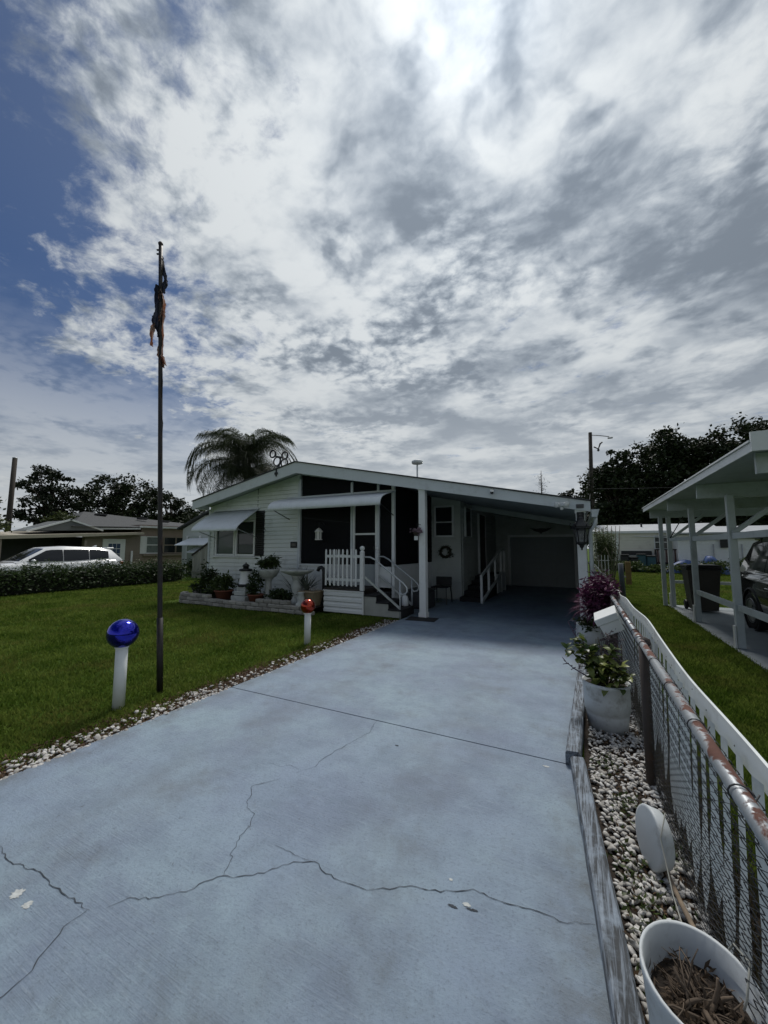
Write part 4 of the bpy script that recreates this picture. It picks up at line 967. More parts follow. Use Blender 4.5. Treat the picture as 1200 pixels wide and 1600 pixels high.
# ------------------------------------------------------------------ lawn ornaments
def globe(x, y, r_, zc, h, mat, label, tilt):
    t = E('gazing_globe', (x, y, 0), label, 'gazing globe', 'gazing globes on white posts')
    O('post', MB().tube([(x, y, -0.03), (x + tilt * 0.4, y, h * 0.5), (x + tilt, y, h)], 0.052, 16), WHITE, t)
    O('collar', MB().lathe([(0.05, h - 0.015), (0.06, h - 0.01), (0.062, h + 0.012), (0.04, h + 0.02)], (x + tilt, y, 0), 16), WHITE, t)
    O('globe', MB().ball((x + tilt, y, zc), r_, 32, 20), mat, t)
def mirror_globe(name, col):
    m, k, b = principled(name)
    tc = k.node('ShaderNodeTexCoord'); n = k.noise(tc.outputs['Object'], 14, 5, 0.6)
    k.put(b.inputs['Base Color'], k.vec('SCALE', col, scale=k.step(n, 0.3, 0.7, 0.75, 1.1))); b.inputs['Metallic'].default_value = 0.85
    k.put(b.inputs['Roughness'], k.step(n, 0.35, 0.7, 0.04, 0.16)); b.inputs['Coat Weight'].default_value = 0.6; b.inputs['Coat Roughness'].default_value = 0.04
    return m
globe(-4.0, 2.27, 0.137, 0.67, 0.545, mirror_globe('blue_mirror', (0.008, 0.012, 0.42)), 'shiny blue gazing globe on a white post in the lawn', 0.0)
globe(-3.93, 5.05, 0.118, 0.565, 0.455, mirror_globe('red_mirror', (0.34, 0.028, 0.008)), 'shiny orange red gazing globe on a white post in the lawn', 0.0)
# flagpole
FP0, FP1 = Vector((-4.03, 2.70, -0.05)), Vector((-4.30, 2.60, 5.10))
t = E('flagpole', (-4.03, 2.70, 0), 'tall dark thin flagpole standing in the front lawn', 'flagpole')
pt = lambda f: FP0.lerp(FP1, f)
POLE = M('dark_pole', (0.018, 0.016, 0.016), 0.5, 0.3, 12, dirt=(0.07, 0.035, 0.02), dirt_amt=0.6, dirt_scale=8)
O('pole', MB().tube([pt(i / 12) for i in range(13)], [0.026 - 0.004 * i / 12 for i in range(13)], 10), POLE, t)
O('sleeve', MB().tube([pt(0.0), pt(0.155)], 0.032, 10), POLE, t); O('cap', MB().ball(pt(1.0), 0.028, 10, 8), POLE, t)
for f in (0.975, 0.985): O('cleat', MB().tube([pt(f), pt(f) + Vector((-0.04, -0.02, 0))], 0.010, 6), BLACK, t)
rp = [pt(0.97 - 0.68 * i / 24) + Vector((0.024 + 0.012 * math.sin(i * 1.9), 0.008 * math.cos(i * 1.3), 0)) for i in range(25)]
O('halyard', MB().tube(rp, 0.0035, 5), BRN, t)
# tattered flag wrapped round the pole
def flag_material(name, cols):
    m, k, b = principled(name); tc = k.node('ShaderNodeTexCoord'); mp = k.node('ShaderNodeMapping'); k.l.new(tc.outputs['Object'], mp.inputs[0]); mp.inputs['Scale'].default_value = (14, 14, 1.5)
    c = k.mix(k.step(k.noise(mp.outputs[0], 2.0, 4), 0.45, 0.55), cols[0], cols[1])
    k.put(b.inputs['Base Color'], c); b.inputs['Roughness'].default_value = 0.9
    t_ = k.node('ShaderNodeBsdfTranslucent'); k.put(t_.inputs[0], c); mx = k.node('ShaderNodeMixShader'); mx.inputs[0].default_value = 0.5
    k.l.new(b.outputs[0], mx.inputs[1]); k.l.new(t_.outputs[0], mx.inputs[2]); k.l.new(mx.outputs[0], k.n['Material Output'].inputs[0]); return m
FNAVY = flag_material('faded_navy_cloth', ((0.015, 0.018, 0.035), (0.035, 0.04, 0.06))); FRED = flag_material('faded_red_cloth', ((0.26, 0.11, 0.07), (0.42, 0.31, 0.26)))
cr_, cu_ = Vector((math.cos(R(26.9)), math.sin(R(26.9)), 0)), Vector((0, 0, 1))
t = E('tattered_flag', (-4.25, 2.62, 3.8), 'tattered faded flag wrapped limply round the top of the pole', 'flag')
def ribbon(name, rows, mat, dy=0.0, seed=1):
    """rows: (fraction along the pole, left offset, right offset) seen square to the pole; the cloth sags round it"""
    rg = random.Random(seed); m = MB(); vs = []; nn = 7
    fine = []
    for (f0, a0, b0), (f1, a1, b1) in zip(rows[:-1], rows[1:]):
        for q in range(5): u = q / 5; fine.append((f0 + (f1 - f0) * u, a0 + (a1 - a0) * u, b0 + (b1 - b0) * u))
    fine.append(rows[-1])
    for i, (f, a, b) in enumerate(fine):
        p = pt(1 - (1 - f) * 0.74); a *= 0.8; b *= 0.8; jl, jr = rg.uniform(-1, 1) * 0.006, rg.uniform(-1, 1) * 0.006
        for j in range(nn):
            u = j / (nn - 1); off = (a + jl) + (b + jr - a - jl) * u
            dep = 0.022 * math.sin(u * 7 + i * 0.35) + dy - 0.03 * math.sin(u * math.pi)
            vs.append(p + cr_ * off + Vector((math.sin(R(26.9)), -math.cos(R(26.9)), 0)) * dep)
    m.add(vs, [(i * nn + j, i * nn + j + 1, (i + 1) * nn + j + 1, (i + 1) * nn + j) for i in range(len(fine) - 1) for j in range(nn - 1)], True)
    return O(name, m, mat, t)
ribbon('canton', [(0.962, 0.0, 0.014), (0.93, 0.01, 0.045), (0.905, 0.012, 0.075), (0.885, 0.04, 0.085), (0.868, 0.035, 0.09), (0.855, 0.01, 0.06), (0.838, -0.01, 0.05)], FNAVY, 0.0, 2)
ribbon('canton', [(0.86, -0.05, 0.02), (0.83, -0.055, 0.02), (0.80, -0.075, 0.02), (0.775, -0.08, 0.02), (0.75, -0.095, 0.02), (0.73, -0.09, 0.0), (0.71, -0.05, 0.0), (0.69, -0.03, 0.0)], FNAVY, 0.03, 3)
ribbon('stripe', [(0.845, 0.0, 0.022), (0.82, 0.0, 0.06), (0.80, 0.0, 0.082), (0.78, 0.0, 0.07), (0.76, 0.0, 0.078), (0.735, 0.0, 0.055), (0.70, -0.02, 0.05), (0.66, -0.03, 0.045), (0.63, -0.02, 0.035), (0.62, 0.0, 0.03)], FRED, 0.02, 4)
ribbon('stripe', [(0.735, -0.10, -0.07), (0.715, -0.125, -0.09), (0.69, -0.14, -0.105), (0.665, -0.155, -0.115)], FRED, 0.02, 5)
ribbon('stripe', [(0.635, 0.015, 0.03), (0.615, 0.03, 0.06), (0.605, 0.06, 0.082)], FRED, 0.0, 6); ribbon('stripe', [(0.63, 0.015, 0.035), (0.61, 0.015, 0.055), (0.597, 0.03, 0.05)], FRED, 0.01, 7)
O('lower_shred', MB().prism([pt(0.69) + Vector((0.02, 0, 0)), pt(0.67) + Vector((0.035, 0, 0)), pt(0.63) + Vector((0.025, 0, 0))], (0, 0.008, 0)), FNAVY, t)

# ------------------------------------------------------------------ chain link fence
FX = 0.335; FH = 0.88
RUSTY = None
def rust_material():
    m, k, b = principled('rusted_galvanised_rail'); tc = k.node('ShaderNodeTexCoord'); P = tc.outputs['Object']
    n = k.noise(P, 7, 6, 0.65, 0.4); f = k.noise(P, 40, 5, 0.6)
    gn = k.node('ShaderNodeNewGeometry'); up = k.vec('DOT_PRODUCT', gn.outputs['Normal'], (0.65, 0.0, 0.75))
    r_ = k.step(k.math('ADD', n, k.math('MULTIPLY', up, 0.13)), 0.555, 0.63)
    c = k.mix(f, (0.24, 0.265, 0.285), (0.38, 0.40, 0.42)); rc = k.mix(f, (0.060, 0.025, 0.018), (0.160, 0.070, 0.050)); c = k.mix(r_, c, rc)
    k.put(b.inputs['Base Color'], c); k.put(b.inputs['Metallic'], k.step(r_, 0, 1, 0.35, 0.0)); k.put(b.inputs['Roughness'], k.step(r_, 0, 1, 0.45, 0.9))
    bp = k.node('ShaderNodeBump'); bp.inputs['Distance'].default_value = 0.004; k.put(bp.inputs['Height'], n); k.put(b.inputs['Normal'], bp.outputs[0]); return m
RUST = rust_material()
BROWN = M('brown_post', (0.05, 0.04, 0.035), 0.7, 0.3, 10, dirt=(0.10, 0.05, 0.03), dirt_amt=0.5, dirt_scale=8)
t = E('chain_link_fence', (FX, 3.1, 0), 'rusty topped chain link fence with white plastic trim along the gravel bed', 'fence')
posts = [0.45, 3.10, 5.7, 8.3, 10.9, 13.5, 16.1, 18.7]
for y in posts:
    p = O('fence_post', MB().tube([(FX + 0.01, y, -0.1), (FX + 0.01, y, 0.86)], 0.028, 10), BROWN, t)
    O('post_cap', MB().lathe([(0.036, 0.84), (0.036, 0.87), (0.03, 0.90), (0.001, 0.915)], (FX + 0.02, y, 0), 12), BROWN, p)
for ya, yb in ((0.2, 3.2), (3.2, 6.2), (6.2, 9.2), (9.2, 12.2), (12.2, 15.2), (15.2, 18.7)):
    q = O('top_rail', MB().tube([(FX, ya, FH), (FX + 0.003, (ya + yb) / 2, FH - 0.004), (FX, yb + 0.06, FH)], 0.021, 12), RUST, t)
    O('rail_sleeve', MB().tube([(FX, yb - 0.04, FH), (FX, yb + 0.09, FH)], 0.025, 12), RUST, q)
WIRE = M('dull_wire', (0.06, 0.062, 0.065), 0.55, 0.2, 20, metal=0.5, dirt=(0.06, 0.035, 0.025), dirt_amt=0.5)
# woven wires: each zig-zags down the fence and hooks into its neighbour
pitch = 0.056; nw = int(18.2 / pitch); V = []; F = []; off = 0
for i in range(nw):
    y0 = 0.45 + i * pitch; near = y0 < 5.5; rr = 0.0017 if near else 0.0020; sub_ = 5 if near else 1
    tt = np.arange(0.0, (0.875 - 0.02) / (pitch / 2), 1.0 / sub_); mseg = len(tt)
    tri = 1 - 2 * np.abs((tt / 2) % 1 * 2 - 1)                               # zig-zag across
    tri = np.clip(tri * 1.12, -1, 1)
    yy = y0 + tri * pitch * 0.53 + 0.004 * math.sin(i * 1.7) * np.sin(tt * 0.21); xx = FX + 0.030 + (0.011 if near else 0.006) * np.cos(np.pi * tt); zs = 0.02 + tt * pitch / 2
    for a, b in ((-1, -1), (1, -1), (0, 1.2)):
        V.append(np.stack([xx + a * rr, yy + b * rr, zs], 1))
    base = off; ix = np.arange(mseg - 1)
    for a in range(3):
        b = (a + 1) % 3
        F.append(np.stack([base + a * mseg + ix, base + b * mseg + ix, base + b * mseg + ix + 1, base + a * mseg + ix + 1], 1))
    off += 3 * mseg
O('chain_link_mesh', npmesh('chain_link_mesh', np.concatenate(V), np.concatenate(F)), WIRE, t, kind='stuff')
for i in range(26):
    y = 0.9 + i * 0.42
    O('tie_wire', MB().tube([(FX + 0.034, y - 0.01, FH - 0.05)] + [(FX + 0.0235 * math.cos(q * 0.5), y + 0.002 * q, FH + 0.0235 * math.sin(q * 0.5)) for q in range(11)] + [(FX + 0.035, y + 0.03, FH - 0.02), (FX + 0.045, y + 0.035, FH - 0.004)], 0.0023, 5), WIRE, t)
# white plastic trim on the far side: a wavy band with hanging tails
PLASTIC = M('white_plastic_trim', (0.66, 0.70, 0.69), 0.4, 0.06, 6, dirt=(0.30, 0.31, 0.27), dirt_amt=0.45, dirt_scale=7)
t = E('plastic_fence_trim', (0.43, 3.0, 0), 'wavy white plastic trim with hanging tails fixed behind the chain link', 'fence trim')
def bx(y): return 0.425 + 0.010 * math.sin(y * 2.1 + 0.4) + 0.004 * math.sin(y * 5.3)
def bz(y): return 0.925 + 0.022 * math.sin(y * 1.3 + 2.2) + 0.010 * math.sin(y * 4.1)
for ya, yb in ((0.3, 3.42), (3.42, 6.6), (6.6, 10.0), (10.0, 14.0), (14.0, 18.4)):
    m = MB(); vs = []; n = 40
    for i in range(n + 1):
        y = ya + (yb - ya) * i / n; x, z = bx(y), bz(y)
        vs += [(x, y, z - 0.075), (x + 0.004, y, z), (x + 0.012, y, z + 0.002), (x + 0.014, y, z - 0.03)]
    m.add(vs, [(i * 4 + j, i * 4 + j + 1, (i + 1) * 4 + j + 1, (i + 1) * 4 + j) for i in range(n) for j in range(3)])
    b_ = O('trim_band', m, PLASTIC, t); b_.modifiers.new('thick', 'SOLIDIFY').thickness = 0.002
NAIL = M('nail_hole', (0.03, 0.03, 0.03), 0.9)
for i in range(20):
    y = 1.0 + i * 0.23; O('nail_hole', MB().lathe([(0.0035, 0.0), (0.001, 0.002)], (bx(y) - 0.0045, y + random.uniform(-0.05, 0.05), bz(y) - 0.03 + random.uniform(-0.015, 0.015)), 6, rot=Euler((0, R(-90), 0)).to_matrix()), NAIL, t)
tails = []
for q in range(6):
    L = (0.62, 0.72, 0.80, 0.55, 0.68, 0.76)[q]; m = MB(); vs = []; n = 12; sw = random.uniform(-1, 1) * 0.04
    for i in range(n + 1):
        u = i / n; w_ = 0.0235 * (1.0 if u < 0.55 else 1.0 + 0.75 * math.sin((u - 0.55) / 0.45 * math.pi) - 0.85 * ((u - 0.55) / 0.45) ** 3)
        cy = sw * u * u; cx = -0.012 * math.sin(u * 2.2) - 0.045 * max(0, u - 0.45) ** 1.5
        vs += [(cx, cy - w_, -L * u), (cx + 0.003, cy + w_, -L * u)]
    m.add(vs, [(2 * i, 2 * i + 1, 2 * i + 3, 2 * i + 2) for i in range(n)], True); me = m.mesh('tail'); me.materials.append(PLASTIC); tails.append(me)
y = 0.55; i = 0
while y < 9.5:
    tl_ = O('tail', tails[(i * 5 + int(y * 3)) % 6], None, t, loc=(bx(y) - 0.012, y, bz(y) - 0.05)); tl_.rotation_euler = (0, 0, random.uniform(0.12, 0.34)); y += 0.118 + random.uniform(-0.012, 0.016); i += 1

# ------------------------------------------------------------------ things along the fence
PW = M('white_planter_plastic', (0.55, 0.585, 0.60), 0.5, 0.08, 4, dirt=(0.20, 0.19, 0.165), dirt_amt=0.7, dirt_scale=7)
# near planter with dead plant
t = E('dead_plant_pot', (0.36, 1.30, 0), 'white plastic pot of dead stems nearest the camera by the fence', 'planter')
px, py = 0.245, 1.43; SXY = dict(sx=0.80, sy=1.0)
O('pot', MB().lathe([(0.001, -0.02), (0.125, -0.02), (0.14, 0.02), (0.172, 0.30), (0.176, 0.305), (0.176, 0.325), (0.172, 0.33), (0.164, 0.325), (0.160, 0.27), (0.150, 0.26), (0.140, 0.20), (0.001, 0.19)], (px, py, 0), 36, **SXY), PW, t)
O('groove', MB().lathe([(0.1545, 0.15), (0.1575, 0.155), (0.1560, 0.165)], (px, py, 0), 36, **SXY), M('groove_grey', (0.25, 0.26, 0.26), 0.7), t)
O('soil', MB().lathe([(0.001, 0.262), (0.06, 0.256), (0.151, 0.24)], (px, py, 0), 20, **SXY), SOIL, t)
DEAD = M('dead_stem', (0.10, 0.075, 0.055), 0.9, 0.35, 30)
rg = random.Random(5)
for i in range(52):
    a = rg.uniform(0, 6.28); r_ = rg.uniform(0.0, 0.055); p = Vector((px + r_ * math.cos(a), py + r_ * math.sin(a), 0.245)); d = Vector((rg.uniform(-1, 1), rg.uniform(-1, 1), rg.uniform(0.2, 1.3))).normalized(); L = rg.uniform(0.06, 0.17)
    pp = [p]
    for q in range(4):
        d = (d + Vector((rg.uniform(-1, 1), rg.uniform(-1, 1), rg.uniform(-0.9, 0.4))) * 0.6).normalized(); p = p + d * L / 4
        e_ = Vector(((p.x - px) / 0.80, p.y - py)); f_ = min(1.0, 0.135 / max(e_.length, 1e-6)); p = Vector((px + (p.x - px) * f_, py + (p.y - py) * f_, max(p.z, 0.24))); pp.append(p)
    w_ = rg.choice((0.0016, 0.002, 0.0026, 0.003, 0.0045, 0.008)); O('dead_stem', MB().tube(pp, [w_, w_ * 0.9, w_ * 0.8, w_ * 0.6, w_ * 0.4], 6), DEAD, t)
P = rng.normal(size=(420, 3)) * (0.05, 0.062, 0.004) + (px, py, 0.258); V, F = leaves(P, 0.03, rng, 0.22)
O('dry_litter', npmesh('dry_litter', V, F), leafmat('dry_straw', (0.05, 0.035, 0.022), (0.14, 0.10, 0.07), 0.8, 0.1), t, kind='stuff')
# loops of old cable
O('old_cable', MB().tube([(0.30, 2.28, 0.28), (0.272, 2.25, 0.18), (0.285, 2.1, 0.06), (0.30, 1.9, 0.025), (0.34, 1.75, 0.12), (0.36, 1.60, 0.32), (0.37, 1.50, 0.36), (0.345, 1.45, 0.30), (0.33, 1.47, 0.22)], 0.0028, 6), M('pale_cable', (0.36, 0.36, 0.32), 0.6), label='thin pale cable looping from the white disc into the dead plant pot', cat='cable')
# white disc leaning in the gravel
t = E('white_disc', (0.23, 2.28, 0), 'round white disc standing on edge in the gravel by the fence', 'disc')
rot = Vector((-0.95, -0.30, 0.10)).to_track_quat('Z', 'Y').to_matrix()
O('disc', MB().lathe([(0.001, -0.032), (0.106, -0.032), (0.117, -0.028), (0.123, 0.0), (0.130, 0.024), (0.127, 0.030), (0.118, 0.0315), (0.001, 0.032)], (0.262, 2.36, 0.112), 40, rot=rot), PW, t)
# cane
O('wooden_cane', MB().tube([(0.255, 2.62, 0.0), (0.31, 2.1, 0.04), (0.365, 1.55, 0.13)], 0.010, 8), M('weathered_cane', (0.22, 0.17, 0.12), 0.85, 0.4, 20), label='weathered wooden cane leaning along the fence bottom', cat='cane')
# round white planter with leafy plant
t = E('round_planter', (0.14, 3.92, 0), 'round white planter with leafy green and yellow plant beside the middle timber', 'planter')
px, py = 0.15, 3.92
O('pot', MB().lathe([(0.001, -0.02), (0.150, -0.02), (0.162, 0.10), (0.164, 0.125), (0.173, 0.13), (0.177, 0.22), (0.176, 0.33), (0.183, 0.335), (0.183, 0.36), (0.170, 0.36), (0.164, 0.32), (0.001, 0.31)], (px, py, 0), 36), PW, t)
O('soil', MB().lathe([(0.001, 0.335), (0.165, 0.328)], (px, py, 0), 18), SOIL, t)
CROTON = leafmat('croton_leaf', (0.030, 0.060, 0.012), (0.16, 0.19, 0.045), 0.35, 0.2)
me_l = []
for q in range(3):
    m = MB(); L = 0.085 + 0.012 * q; W = 0.023 + 0.003 * q; vs = []
    for i, (u, wv) in enumerate(((0, 0.08), (0.2, 0.7), (0.45, 1.0), (0.75, 0.7), (1.0, 0.04))):
        z = 0.018 * math.sin(u * 2.6) - 0.012 * u; vs += [(L * u, -W * wv, z + 0.006 * wv), (L * u, 0, z), (L * u, W * wv, z + 0.006 * wv)]
    m.add(vs, [(i * 3 + j, i * 3 + j + 1, (i + 1) * 3 + j + 1, (i + 1) * 3 + j) for i in range(4) for j in range(2)], True); me = m.mesh('leaf'); me.materials.append(CROTON); me_l.append(me)
# per-leaf colour comes from the object, so each leaf differs
k = NT(CROTON.node_tree); b = k.n['Principled BSDF']; oi = k.node('ShaderNodeObjectInfo'); oc = k.mix(k.math('POWER', oi.outputs['Random'], 1.8), (0.030, 0.060, 0.012), (0.30, 0.33, 0.09))
k.put(b.inputs['Base Color'], oc)
for nd in k.n:
    if nd.bl_idname == 'ShaderNodeBsdfTranslucent': k.put(nd.inputs[0], oc)
rg = random.Random(11)
branches = [((-0.30, -0.02, 0.60), 11), ((-0.16, -0.03, 0.64), 11), ((0.03, -0.10, 0.50), 11), ((0.17, -0.04, 0.42), 10), ((-0.08, -0.10, 0.36), 11), ((0.06, 0.04, 0.62), 11), ((0.0, -0.16, 0.33), 9), ((0.13, -0.14, 0.34), 9), ((-0.17, -0.06, 0.50), 11), ((-0.10, -0.02, 0.62), 13), ((-0.18, 0.04, 0.70), 13), ((-0.05, -0.05, 0.50), 13), ((0.05, -0.06, 0.46), 13), ((0.12, -0.05, 0.44), 12), ((0.02, 0.02, 0.56), 13), ((-0.12, -0.06, 0.42), 12), ((0.15, 0.03, 0.50), 10), ((-0.21, -0.02, 0.62), 13), ((-0.02, -0.13, 0.40), 12), ((0.09, -0.13, 0.40), 11), ((-0.13, 0.0, 0.52), 12), ((-0.25, 0.05, 0.68), 10)]
for (bx_, by_, bz_), n in branches:
    tip = Vector((px + bx_, py + by_, bz_)); root = Vector((px + bx_ * 0.15, py + by_ * 0.15, 0.33))
    midp = root.lerp(tip, 0.5) + Vector((0, 0, 0.05)); O('stem', MB().tube([root, midp, tip], [0.007, 0.005, 0.003], 5), BRN, t)
    for i in range(n):
        a = i * 2.4 + rg.uniform(-0.3, 0.3); el = rg.uniform(-0.7, 0.8); f = rg.uniform(0.55, 1.0); p = (midp.lerp(tip, (f - 0.5) * 2))
        lf = O('leaf', me_l[i % 3], None, t, loc=tuple(p)); lf.rotation_euler = (rg.uniform(-0.5, 0.5), -el, a); s_ = rg.uniform(0.62, 1.05); lf.scale = (s_, s_, s_)
# bare purple-grey twig reaching over the driveway
TWIG = M('dusky_twig', (0.075, 0.055, 0.085), 0.8, 0.3, 10)
for base, dirs in (((px - 0.06, py - 0.02, 0.36), [(-0.18, -0.02, 0.08), (-0.26, -0.02, 0.14)]), ((px - 0.12, py + 0.1, 0.5), [(-0.16, 0.1, 0.30), (-0.12, 0.1, 0.33)])):
    p0 = Vector(base); p1 = p0 + Vector(dirs[0]); p2 = p0 + Vector(dirs[1])
    O('bare_twig', MB().tube([p0, p0.lerp(p1, 0.5) + Vector((0, 0, -0.01)), p1, p2], [0.007, 0.006, 0.005, 0.003], 6), TWIG, t)
    for q in range(6):
        b_ = p0.lerp(p2, 0.45 + 0.1 * q); O('bare_twig', MB().tube([b_, b_ + Vector((rg.uniform(-0.05, 0.01), rg.uniform(-0.03, 0.03), rg.uniform(-0.03, 0.05)))], [0.005, 0.003], 5), TWIG, t)
# dusky plant behind it
t = E('dusky_plant', (0.26, 4.35, 0), 'dusky purple small leaved plant growing against the chain link', 'plant')
for i in range(7): O('stem', MB().tube([(0.24 + 0.02 * i - 0.06, 4.4, 0), (0.20 + 0.03 * i - 0.06, 4.4 + 0.02 * i, 0.55)], 0.005, 5), BRN, t)
leafy('foliage', (0.24, 4.42, 0.42), (0.10, 0.22, 0.26), 260, 0.05, leafmat('dusky_leaf', (0.035, 0.028, 0.035), (0.10, 0.085, 0.10)), t, seed=31)
# purple plant in white pot
t = E('purple_plant_pot', (0.12, 6.6, 0), 'white pot with large purple leaved plant leaning on the fence', 'planter')
px, py = 0.10, 6.75
O('pot', MB().lathe([(0.001, -0.02), (0.15, -0.02), (0.20, 0.12), (0.215, 0.24), (0.20, 0.33), (0.205, 0.35), (0.19, 0.35), (0.001, 0.33)], (px, py, 0), 28), PW, t); O('soil', MB().lathe([(0.001, 0.355), (0.18, 0.345)], (px, py, 0), 14), SOIL, t)
strap('purple_leaves', (px + 0.11, py - 0.8, 0.62), 190, 0.34, 0.026, PUR, t, 1.3, seed=33, curl=0.7)
strap('purple_leaves', (px + 0.10, py - 0.4, 0.58), 260, 0.46, 0.028, PUR, t, 1.25, seed=32, curl=0.6); strap('purple_leaves', (px + 0.12, py, 0.62), 160, 0.42, 0.026, PUR, t, 1.2, seed=36, curl=0.6)
leafy('purple_leaves', (px + 0.11, py - 0.6, 0.86), (0.23, 0.50, 0.27), 2600, 0.075, PUR, t, 0.28, seed=34)
leafy('green_leaves', (px - 0.03, py - 0.16, 0.38), (0.17, 0.2, 0.10), 320, 0.06, DG, t, 0.4, seed=35)
# white box hung on the rail
t = E('white_rail_box', (0.22, 4.75, 0.6), 'white wooden box with sloped lid hooked on the fence rail below the purple plant', 'box')
rotm = Euler((R(12), R(-27), R(-6))).to_matrix()
def rb(c, d, **kw): m = MB().box(c, d, **kw); m.v = [tuple(Vector((0.235, 4.82, 0.745)) + rotm @ Vector(p)) for p in m.v]; return m
O('body', rb((0, 0, -0.065), (0.20, 0.22, 0.12), bev=0.004), WHITE, t); O('lid', rb((0, 0, 0.035), (0.23, 0.25, 0.07), bev=0.006), WHITE, t); O('bracket', MB().bar((0.28, 4.85, 0.66), (FX + 0.02, 4.85, 0.86), 0.012), STEEL, t)
O('string', MB().tube([(0.13, 4.78, 0.55), (0.15, 4.7, 0.40), (0.25, 4.7, 0.46), (0.31, 4.7, 0.62)], 0.004, 5), BRN, t)
for i in range(9): O('fringe', MB().tube([(0.11 + 0.018 * i, 4.74 + 0.01 * i, 0.54), (0.10 + 0.02 * i, 4.73 + 0.01 * i, 0.42), (0.10 + 0.024 * i, 4.72 + 0.012 * i, 0.30 + 0.02 * (i % 3))], 0.005, 5), GREY, t)
# tall airy shrub and trellis at the carport corner
t = E('corner_bush', (0.95, 18.5, 0), 'tall airy pale green bush beyond the carport corner', 'bush')
for i in range(7): O('stem', MB().tube([(0.85 + 0.05 * i, 18.5, -0.05), (0.7 + 0.12 * i, 18.5, 1.4), (0.6 + 0.15 * i, 18.5, 2.4)], [0.03, 0.02, 0.01], 6), M('pale_stem', (0.22, 0.2, 0.16), 0.8, 0.3, 6), t)
leafy('foliage', (0.88, 18.5, 1.55), (0.46, 0.5, 0.98), 3200, 0.13, leafmat('pale_willow_leaf', (0.05, 0.075, 0.025), (0.14, 0.175, 0.07)), t, 0.22, droop=0.8, seed=41, clump=24)
t = E('white_trellis', (0.62, 14.0, 0), 'small white garden trellis with bare vine at the end of the fence', 'trellis')
for i in range(4): O('slat', MB().box((0.50 + i * 0.09, 14.0, 0.62), (0.02, 0.015, 1.3)), WHITE, t)
for z in (0.5, 0.8, 1.1): O('crossbar', MB().box((0.635, 13.985, z), (0.34, 0.012, 0.02)), WHITE, t)
O('vine', MB().tube([(0.5, 13.95, 0.0), (0.62, 13.95, 0.6), (0.5, 13.95, 1.2), (0.72, 13.95, 1.5), (0.85, 13.95, 1.1)], 0.018, 6), M('pale_stem', (0.22, 0.2, 0.16)), t)
# steel post with board on the neighbour lawn
t = E('board_post', (1.08, 12.6, 0), 'steel post with upright yellowish wooden board on the neighbouring lawn', 'post')
O('post', MB().tube([(1.02, 12.6, -0.05), (0.98, 12.55, 1.06)], 0.065, 10), M('blue_grey_steel', (0.10, 0.12, 0.14), 0.5, 0.2, 6), t); O('board', MB().box((1.16, 12.6, 0.80), (0.13, 0.06, 0.62), rz=0.2, bev=0.006), M('yellow_wood', (0.34, 0.23, 0.09), 0.7, 0.25, 3, stretch=(1, 1, 4)), t)
O('brace', MB().bar((1.0, 12.58, 0.7), (1.14, 12.6, 0.7), 0.04), STEEL, t)

# ------------------------------------------------------------------ neighbour's carport
CARP = M('carport_paint', (0.50, 0.55, 0.55), 0.55, 0.08, 3, dirt=(0.25, 0.27, 0.26), dirt_amt=0.4, dirt_scale=4)
g = MB().box((5.0, 8.3, -0.035), (6.0, 8.7, 0.07), bev=0.006); O('concrete_pad', g, M('pad_concrete', (0.24, 0.27, 0.29), 0.8, 0.14, 3, bump=0.003, dirt=(0.12, 0.13, 0.13), dirt_amt=0.5), kind='structure')
t = E('neighbour_carport', (4.5, 8.5, 0), 'open grey white timber carport on posts next door with rails and braces', 'carport')
PY = (5.35, 7.72, 10.06, 12.40)
def rz2(x): return 2.515 + 0.03 * (x - 1.65)
for y in PY:
    p = O('post', MB().box((2.10, y, 1.16), (0.095, 0.095, 2.32), bev=0.006), CARP, t)
    O('post_strip', MB().box((2.03, y - 0.02, 0.16), (0.02, 0.07, 0.34)), WHITE, p)
    O('beam', MB().box((4.85, y + 0.09, 2.40), (6.26, 0.05, 0.22)), CARP, t)
    O('brace', MB().bar((2.10, y - 0.03, 1.72), (2.85, y - 0.03, 2.34), 0.06, 0.09, up=(0, 1, 0)), CARP, t)
    O('post', MB().box((7.9, y, 1.17), (0.12, 0.12, 2.34)), CARP, t)
O('post', MB().box((1.93, 12.42, 1.16), (0.09, 0.09, 2.32), bev=0.006), CARP, t)
O('roof', MB().prism([(1.62, 5.15, rz2(1.62)), (8.2, 5.15, rz2(8.2)), (8.2, 5.15, rz2(8.2) + 0.06), (1.62, 5.15, rz2(1.62) + 0.06)], (0, 7.6, 0)), CARP, t)
O('roof_trim', MB().prism([(1.605, 5.14, rz2(1.6) - 0.03), (1.62, 5.14, rz2(1.6) - 0.03), (1.62, 5.14, rz2(1.6) + 0.062), (1.605, 5.14, rz2(1.6) + 0.062)], (0, 7.62, 0)), WHITE, t)
O('roof_trim', MB().prism([(1.585, 5.14, rz2(1.6) + 0.066), (1.70, 5.14, rz2(1.6) + 0.066), (1.70, 5.14, rz2(1.6) + 0.085), (1.585, 5.14, rz2(1.6) + 0.085)], (0, 7.62, 0)), WHITE, t)
O('front_fascia', MB().box((4.9, 5.13, 2.58), (6.6, 0.03, 0.20)), WHITE, t)
for ya, yb in ((5.35, 7.72), (7.72, 10.06)):
    O('rail', MB().box((2.10, (ya + yb) / 2, 1.68), (0.045, yb - ya - 0.12, 0.09)), CARP, t)
    O('rail', MB().box((2.10, (ya + yb) / 2, 0.60), (0.045, yb - ya - 0.12, 0.09)), CARP, t)
O('rail', MB().box((5.0, 12.40, 0.62), (5.7, 0.045, 0.07)), CARP, t); O('rail', MB().box((2.10, 11.23, 1.70), (0.045, 2.2, 0.07)), CARP, t)
